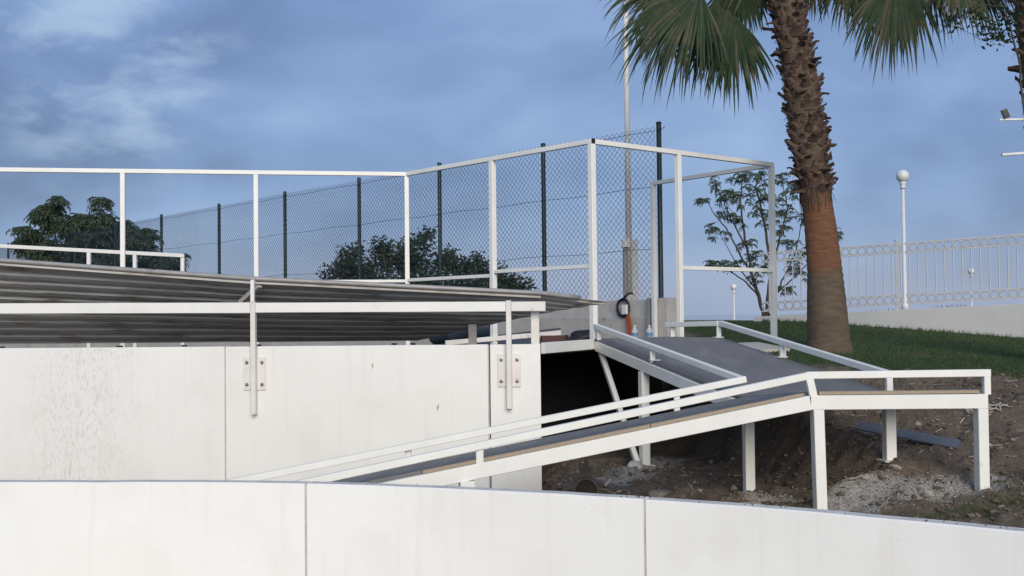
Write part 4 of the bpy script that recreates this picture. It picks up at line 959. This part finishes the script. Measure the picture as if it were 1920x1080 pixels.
stems = [([W(1434, 600), W(1428, 575), W(1412, 520), W(1398, 450), W(1390, 380), W(1395, 335)], .055, .012), ([W(1436, 600), W(1440, 560), W(1446, 500, .3), W(1436, 420, .2), W(1420, 350, .3), W(1428, 326, .3)], .055, .012),
         ([W(1440, 598), W(1452, 570, -.2), W(1452, 555, -.2), W(1470, 520), W(1490, 480), W(1505, 420)], .035, .010), ([W(1444, 520), W(1465, 440), W(1480, 390), W(1470, 340)], .03, .009),
         ([W(1412, 520), W(1385, 470), W(1362, 425), W(1340, 400), W(1330, 380)], .026, .008), ([W(1404, 470), W(1372, 410), W(1356, 370), W(1346, 348)], .022, .008), ([W(1426, 560), W(1400, 530), W(1365, 505), W(1335, 494)], .024, .007),
         ([W(1455, 550), W(1490, 520), W(1530, 480), W(1570, 440)], .022, .007), ([W(1420, 545), W(1385, 500), W(1352, 440)], .02, .006)]
tree('sapling', 'sparse young tree with thin branches on the lawn crest beside the palm', 'tree', to_world(1436, 602, d), stems, [(c, (rr[0] * 1.05, rr[1], rr[2] * 1.7), n + 2) for c, rr, n in blobs_px(lst, d, rt_, .35, 2)], st_ail(.135, 5, 4, .036, .34, .9), m_leafC, m_bark2, 33)
# leafy climber on the second palm
d = 12.9; W = lambda x, y, dd=0.: to_world(x, y, d, dd)
lst = [(1880, 60, 18, 10, 6), (1895, 45, 14, 14, 6), (1868, 42, 12, 8, 4), (1850, 55, 8, 5, 2), (1840, 18, 14, 8, 4), (1800, 32, 14, 8, 5), (1790, 45, 6, 4, 2), (1900, 20, 12, 12, 4), (1885, 72, 10, 6, 3)]
stems = [([W(1945, 560), W(1935, 300), W(1920, 120), W(1905, 40), W(1890, 15)], .016, .008), ([W(1912, 78), W(1870, 70), W(1845, 70), W(1828, 58)], .006, .003), ([W(1905, 40), W(1885, 20), W(1868, 30)], .006, .003), ([W(1900, 10), W(1860, 5), W(1835, 16), W(1800, 30)], .007, .003)]
tree('leafy_climber', 'dark leafy climber growing up the palm trunk at the top right corner', 'plant', to_world(1945, 562, d), stems, blobs_px(lst, d, rt_, .15, 1), st_broad(9, .07, .05), m_leafD, m_bark2, 34)

# ------------------------------------------------------------------ stones, gravel, grass and odds and ends on the bank
def rock_mesh(seed, mt, sub=2, flat=.62):
    import bmesh
    rng = random.Random(seed); bm = bmesh.new(); bmesh.ops.create_icosphere(bm, subdivisions=sub, radius=1.)
    off = V((rng.uniform(0, 50), rng.uniform(0, 50), rng.uniform(0, 50)))
    cuts = [V((rng.gauss(0, 1), rng.gauss(0, 1), rng.gauss(0, 1))).normalized() for _ in range(7)]
    for v in bm.verts:
        p = v.co.copy()
        for c in cuts:
            k = p.dot(c) - rng.uniform(.66, .72) if False else p.dot(c) - .70
            if k > 0: p -= c * k * .85
        p *= 1 + .16 * noise.noise(p * 1.7 + off) + .07 * noise.noise(p * 5 + off); p.z *= flat; v.co = p
    me = bpy.data.meshes.new('rock'); bm.to_mesh(me); bm.free(); me.materials.append(mt); return me
def rock(x, y, rx, ry, rz, rot, mt, label, seed, sub=3, sink=.35):
    o = bpy.data.objects.new('rock', rock_mesh(seed, mt, sub, 1.)); COL.objects.link(o); o.location = (x, y, gz(x, y) + rz * (1 - 2 * sink) * .8); o.scale = (rx, ry, rz); o.rotation_euler = (.1, .1, rot)
    tag(o, label, 'rock', 'loose rocks on the earth bank')
#ROCKS
ROCKS = [
 (1.29, 9.95, .125, .09, .085, .2, m_rock, 'large smooth grey boulder on the dark earth behind the ramp foot'),
 (4.02, 9.70, .085, .045, .034, -.15, m_rock2, 'long pale knobbly stone on the bank right of the end column'),
 (3.20, 8.78, .043, .043, .042, .4, m_rock2, 'round pale stone sitting on the gravel strip'),
 (1.86, 9.72, .052, .045, .042, .3, m_rock, 'grey stone at the foot of the column under the turning corner'),
 (1.93, 9.95, .034, .03, .03, .9, m_rock, 'small grey stone tucked behind the corner column foot'),
 (.60, 11.0, .050, .04, .038, .1, m_rock, 'rounded brownish stone under the lower flight near the wall end'),
 (1.22, 11.35, .10, .08, .065, .5, m_conc, 'rough grey concrete lump beside the braced column'),
 (2.82, 9.10, .045, .028, .020, .5, m_rock2, 'pale flat stone in the dark soil beside the front corner column'),
 (3.37, 10.35, .048, .036, .030, 1., m_rock2, 'pale angular stone halfway up the bank behind the back column'),
 (3.66, 10.25, .036, .026, .022, .2, m_rock2, 'small pale stone on the bank just below the plank'),
 (2.42, 9.55, .06, .045, .03, .7, m_rock, 'dark flat stone in the shade below the landing'),
 (3.12, 9.28, .055, .02, .025, -.6, m_rock2, 'pointed pale stone beside the foot of the back column'),
]
for i, a in enumerate(ROCKS): rock(*a, seed=100 + i)
def scatter_pebbles():
    rng = random.Random(77); base = []
    import bmesh
    for s_ in range(4):
        me = rock_mesh(300 + s_, m_pebble, 1, .6); base.append(([v.co.copy() for v in me.vertices], [tuple(p.vertices) for p in me.polygons])); bpy.data.meshes.remove(me)
    bp, bg, bc = B(), B(), B()
    def put(b, x, y, s_, lift=.3):
        vs, fs = rng.choice(base); m_ = Matrix.Rotation(rng.uniform(0, 6.28), 3, 'Z') @ Matrix.Rotation(rng.uniform(-.5, .5), 3, 'X'); sc = V((rng.uniform(.7, 1.3), rng.uniform(.7, 1.3), rng.uniform(.6, 1.))) * s_; z = gz(x, y) + s_ * lift
        b.add([V((x, y, z)) + m_ @ V((v.x * sc.x, v.y * sc.y, v.z * sc.z)) for v in vs], fs)
    for i in range(2200):
        x, y = rng.uniform(.3, 5.4), 8.1 + 4.0 * rng.random() ** 1.3
        if cover(x, y)[0] > .3: continue
        put(bp, x, y, .006 + .030 * rng.random() ** 4)
    for i in range(2600):                                     # soil clods
        x, y = rng.uniform(.3, 5.4), 8.1 + 4.2 * rng.random() ** 1.2
        if cover(x, y)[0] > .3: continue
        put(bc, x, y, .010 + .034 * rng.random() ** 3, .1)
    for a, c, r_ in GRAV:
        for i in range(900):
            t = rng.random(); x = lerp(a[0], c[0], t) + rng.gauss(0, r_ * .55); y = lerp(a[1], c[1], t) + rng.gauss(0, r_ * .45); put(bg, x, y, rng.uniform(.003, .010))
    bs = B()
    for i in range(110):
        x, y, a, ln = rng.uniform(.4, 5.2), rng.uniform(8.2, 11.8), rng.uniform(0, 6.28), rng.uniform(.04, .17); x2, y2 = x + math.cos(a) * ln, y + math.sin(a) * ln; z = gz(x, y)
        bs.tube([(x, y, z + .006), ((x + x2) / 2 + rng.uniform(-.01, .01), (y + y2) / 2, (z + gz(x2, y2)) / 2 + .012), (x2, y2, gz(x2, y2) + .008)], [.003, .0035, .002], 4)
    o = bpy.data.objects.new('dry_sticks', bs.mesh('dry_sticks', m_rope)); COL.objects.link(o); tag(o, 'thin dry sticks and straws littering the bare earth', kind='stuff')
    for nm, b, m_, lab in (('pebble_scatter', bp, m_pebble, 'small loose pebbles scattered over the bare earth'), ('soil_clods', bc, m_ground, 'dark clods of loose earth'), ('gravel', bg, m_grav, 'pale crushed stone along the column feet')):
        o = bpy.data.objects.new(nm, b.mesh(nm, m_)); COL.objects.link(o); tag(o, lab, kind='stuff')
scatter_pebbles()
def grass():
    rng = random.Random(5); b = B()
    def blade(x, y, z, h, w, lean):
        a = rng.uniform(0, 6.28); dx, dy = math.cos(a) * w, math.sin(a) * w; lx, ly = rng.gauss(0, lean), rng.gauss(0, lean); o = len(b.v)
        b.v += [(x - dx, y - dy, z - .01), (x + dx, y + dy, z - .01), (x + lx, y + ly, z + h)]; b.f.append((o, o + 1, o + 2)); b.mi.append(0)
    n = 0
    while n < 70000:
        y = 11.8 + 14.5 * rng.random() ** 1.5; x = lerp(.115, .48, rng.random()) * y
        if rng.random() > cover(x, y)[0]: continue
        if RA.x < x + 2 and (V((x, y, 0)) - RA).dot(V((-RD.y, RD.x, 0))) > -.08 and x > 5.0: continue
        s_ = y / 13.; h = rng.uniform(.014, .038) * (1 + .5 * noise.noise((x, y, 0))); blade(x, y, gz(x, y), h, .004 * s_, .016); n += 1
    for k in range(900):                                        # longer fringe along the garden wall foot
        u = rng.uniform(-.2, 8); p = rp(u, 0, .12 + abs(rng.gauss(0, .05))); blade(p.x, p.y, gz(p.x, p.y), rng.uniform(.04, .10), .008, .03)
    o = bpy.data.objects.new('lawn_grass', b.mesh('lawn_grass', m_grass)); COL.objects.link(o); tag(o, 'short dark green mown grass on the slope', kind='stuff')
    b2 = B(); b = b2
    for cx, cy, r_, n_ in ((3.35, 8.35, .28, 520), (3.75, 8.55, .22, 380), (4.0, 8.9, .25, 260), (3.0, 8.3, .2, 200), (2.0, 8.75, .22, 160), (2.2, 9.0, .2, 120), (4.2, 9.3, .3, 120), (.95, 11.0, .2, 120), (4.4, 11.3, .5, 260), (3.7, 11.7, .4, 260)):
        for i in range(n_):
            x, y = rng.gauss(cx, r_ * .6), rng.gauss(cy, r_ * .45); blade(x, y, gz(x, y), rng.uniform(.02, .06), .003, .03)
    for i in range(80):                                         # wisps growing on top of the garden wall
        u = rng.choice((3.35, 3.6, 6.2, 2.2)) + rng.gauss(0, .16); p = rp(u, 1.592 + .0405 * u, rng.gauss(0, .03)); blade(p.x, p.y, p.z, rng.uniform(.03, .07), .006, .03)
    o = bpy.data.objects.new('grass_tufts', b2.mesh('grass_tufts', m_tuft)); COL.objects.link(o); tag(o, 'thin dry grass tufts on the bare earth', kind='stuff')
grass()
def crumbs():
    rng = random.Random(61); b = B()
    for i in range(46):
        x = 2.5 - 4.2 * rng.random() ** 1.8; yw = interp(x, FWL) + rng.uniform(.02, .10); s_ = rng.uniform(.002, .007)
        m_ = Matrix.Rotation(rng.uniform(0, 6), 3, V((rng.random(), rng.random(), 1)).normalized())
        b.add([V((x, yw, .557 + s_ * .5)) + m_ @ (V(p) * s_) for p in ((1, 0, 0), (0, 1, 0), (-1, 0, 0), (0, -1.2, 0), (0, 0, .8), (0, 0, -.8))], [(0, 1, 4), (1, 2, 4), (2, 3, 4), (3, 0, 4), (1, 0, 5), (2, 1, 5), (3, 2, 5), (0, 3, 5)])
    o = bpy.data.objects.new('soil_crumbs', b.mesh('soil_crumbs', m_ground)); COL.objects.link(o); tag(o, 'crumbs of soil lying on the top of the nearest wall', kind='stuff')
crumbs()
def odds():
    a, c = V((3.07, 10.12, 0)), V((3.78, 9.62, 0)); b = B()
    b.beam((a.x, a.y, gz(a.x, a.y) + .075), (c.x, c.y, gz(c.x, c.y) + .05), .115, .018, .002, side=(.50, .72, .52)); single('board', b, m_board, (3.4, 9.9, .5), 'smooth blue grey board lying across the bank below the landing', 'board')
    rng = random.Random(12); r = thing('cord_tangle', 'tangled pale cord lying on the bank beside the end of the landing', 'cord', (4.35, 10.55, .78)); b = B()
    for k in range(4):
        pts = []; x, y = 4.30 + rng.uniform(-.1, .1), 10.5 + rng.uniform(-.15, .15); a0 = rng.uniform(0, 6)
        for i in range(26):
            a = a0 + i * .42; x += .024 * math.cos(a) + .006; y += .03 * math.sin(a * .9); pts.append((x, y, gz(x, y) + .012 + .012 * abs(math.sin(i * .8 + k))))
        b.tube(pts, .0055, 5)
    part('cord', b, m_rope, r, True); b = B(); pts = []
    for i in range(22):
        x = 3.80 + .30 * i / 21; y = 10.3 - .10 * math.sin(i / 21 * 3.1); pts.append((x, y, gz(x, y) + .012))
    b.tube(pts, .005, 5); part('loose_end', b, m_rope, r, True)
    x, y = .60, 9.42; z = gz(x, y) + .12; r = thing('log', 'short log with a dark hollow end and splintered bark behind the near wall', 'log', (x, y, z))
    n = 20; b = B(); ax = V((.05, 1, -.06)).normalized()
    rows = [(0., .088), (.02, .098), (.12, .10), (.24, .105)]
    s_ = ax.cross(V((0, 0, 1))).normalized(); u = s_.cross(ax)
    for t, rr in rows:
        for i in range(n):
            a = 2 * math.pi * i / n; k = rr * (1 + .05 * noise.noise((math.cos(a) * 2, math.sin(a) * 2, t * 6))); tt = t
            if t > .2: tt = t + .10 * max(0, noise.noise((i * .9, 3., 0))) 
            p = V((x, y, z)) + ax * tt + s_ * math.cos(a) * k + u * math.sin(a) * k; b.v.append(tuple(p))
    for j in range(len(rows) - 1):
        for i in range(n): b.f.append((j * n + i, j * n + (i + 1) % n, (j + 1) * n + (i + 1) % n, (j + 1) * n + i)); b.mi.append(0)
    part('bark', b, m_log, r)
    e = B(); e.add([V((x, y, z)) + ax * .018 + s_ * math.cos(2 * math.pi * i / n) * .090 + u * math.sin(2 * math.pi * i / n) * .090 for i in range(n)], [tuple(range(n))]); part('cut_end', e, m_logend, r)
    for k, (a, ln, w) in enumerate(((1.9, .12, .03), (1.55, .16, .05), (2.3, .10, .018), (1.2, .10, .05), (2.6, .07, .015))):
        c0 = V((x, y, z)) + ax * .17 + s_ * math.cos(a) * .10 + u * math.sin(a) * .10; tp = c0 + (s_ * math.cos(a) * .5 + u * 1.) .normalized() * ln + ax * .05; sd2 = (s_ * math.sin(a) - u * math.cos(a)) * w
        sp = B(); sp.add([c0 - sd2, c0 + sd2, tp + sd2 * .1, tp - sd2 * .1, c0 - sd2 + ax * .012, c0 + sd2 + ax * .012], [(0, 1, 2, 3), (5, 4, 3, 2), (0, 3, 4), (1, 5, 2), (0, 4, 5, 1)]); part('splinter', sp, m_log, r)
    rng = random.Random(44)
    for (x, y, a, ln, lab) in ((.83, 10.35, .9, .09, 'thin pale wood chip leaning up near the log'), (.88, 10.15, .3, .085, 'short flat pale wood chip lying beside the leaning chip'), (.30, 10.55, .4, .06, 'white wood chip close to the end of the taller wall')):
        b = B(); z = gz(x, y); b.beam((x, y, z + .012), (x + math.cos(a) * ln, y + .02, z + .012 + math.sin(a) * ln * .8), .012, .022, .002); single('wood_chip', b, m_rope, (x, y, z), lab, 'wood chip', 'wood chips on the earth')
odds()
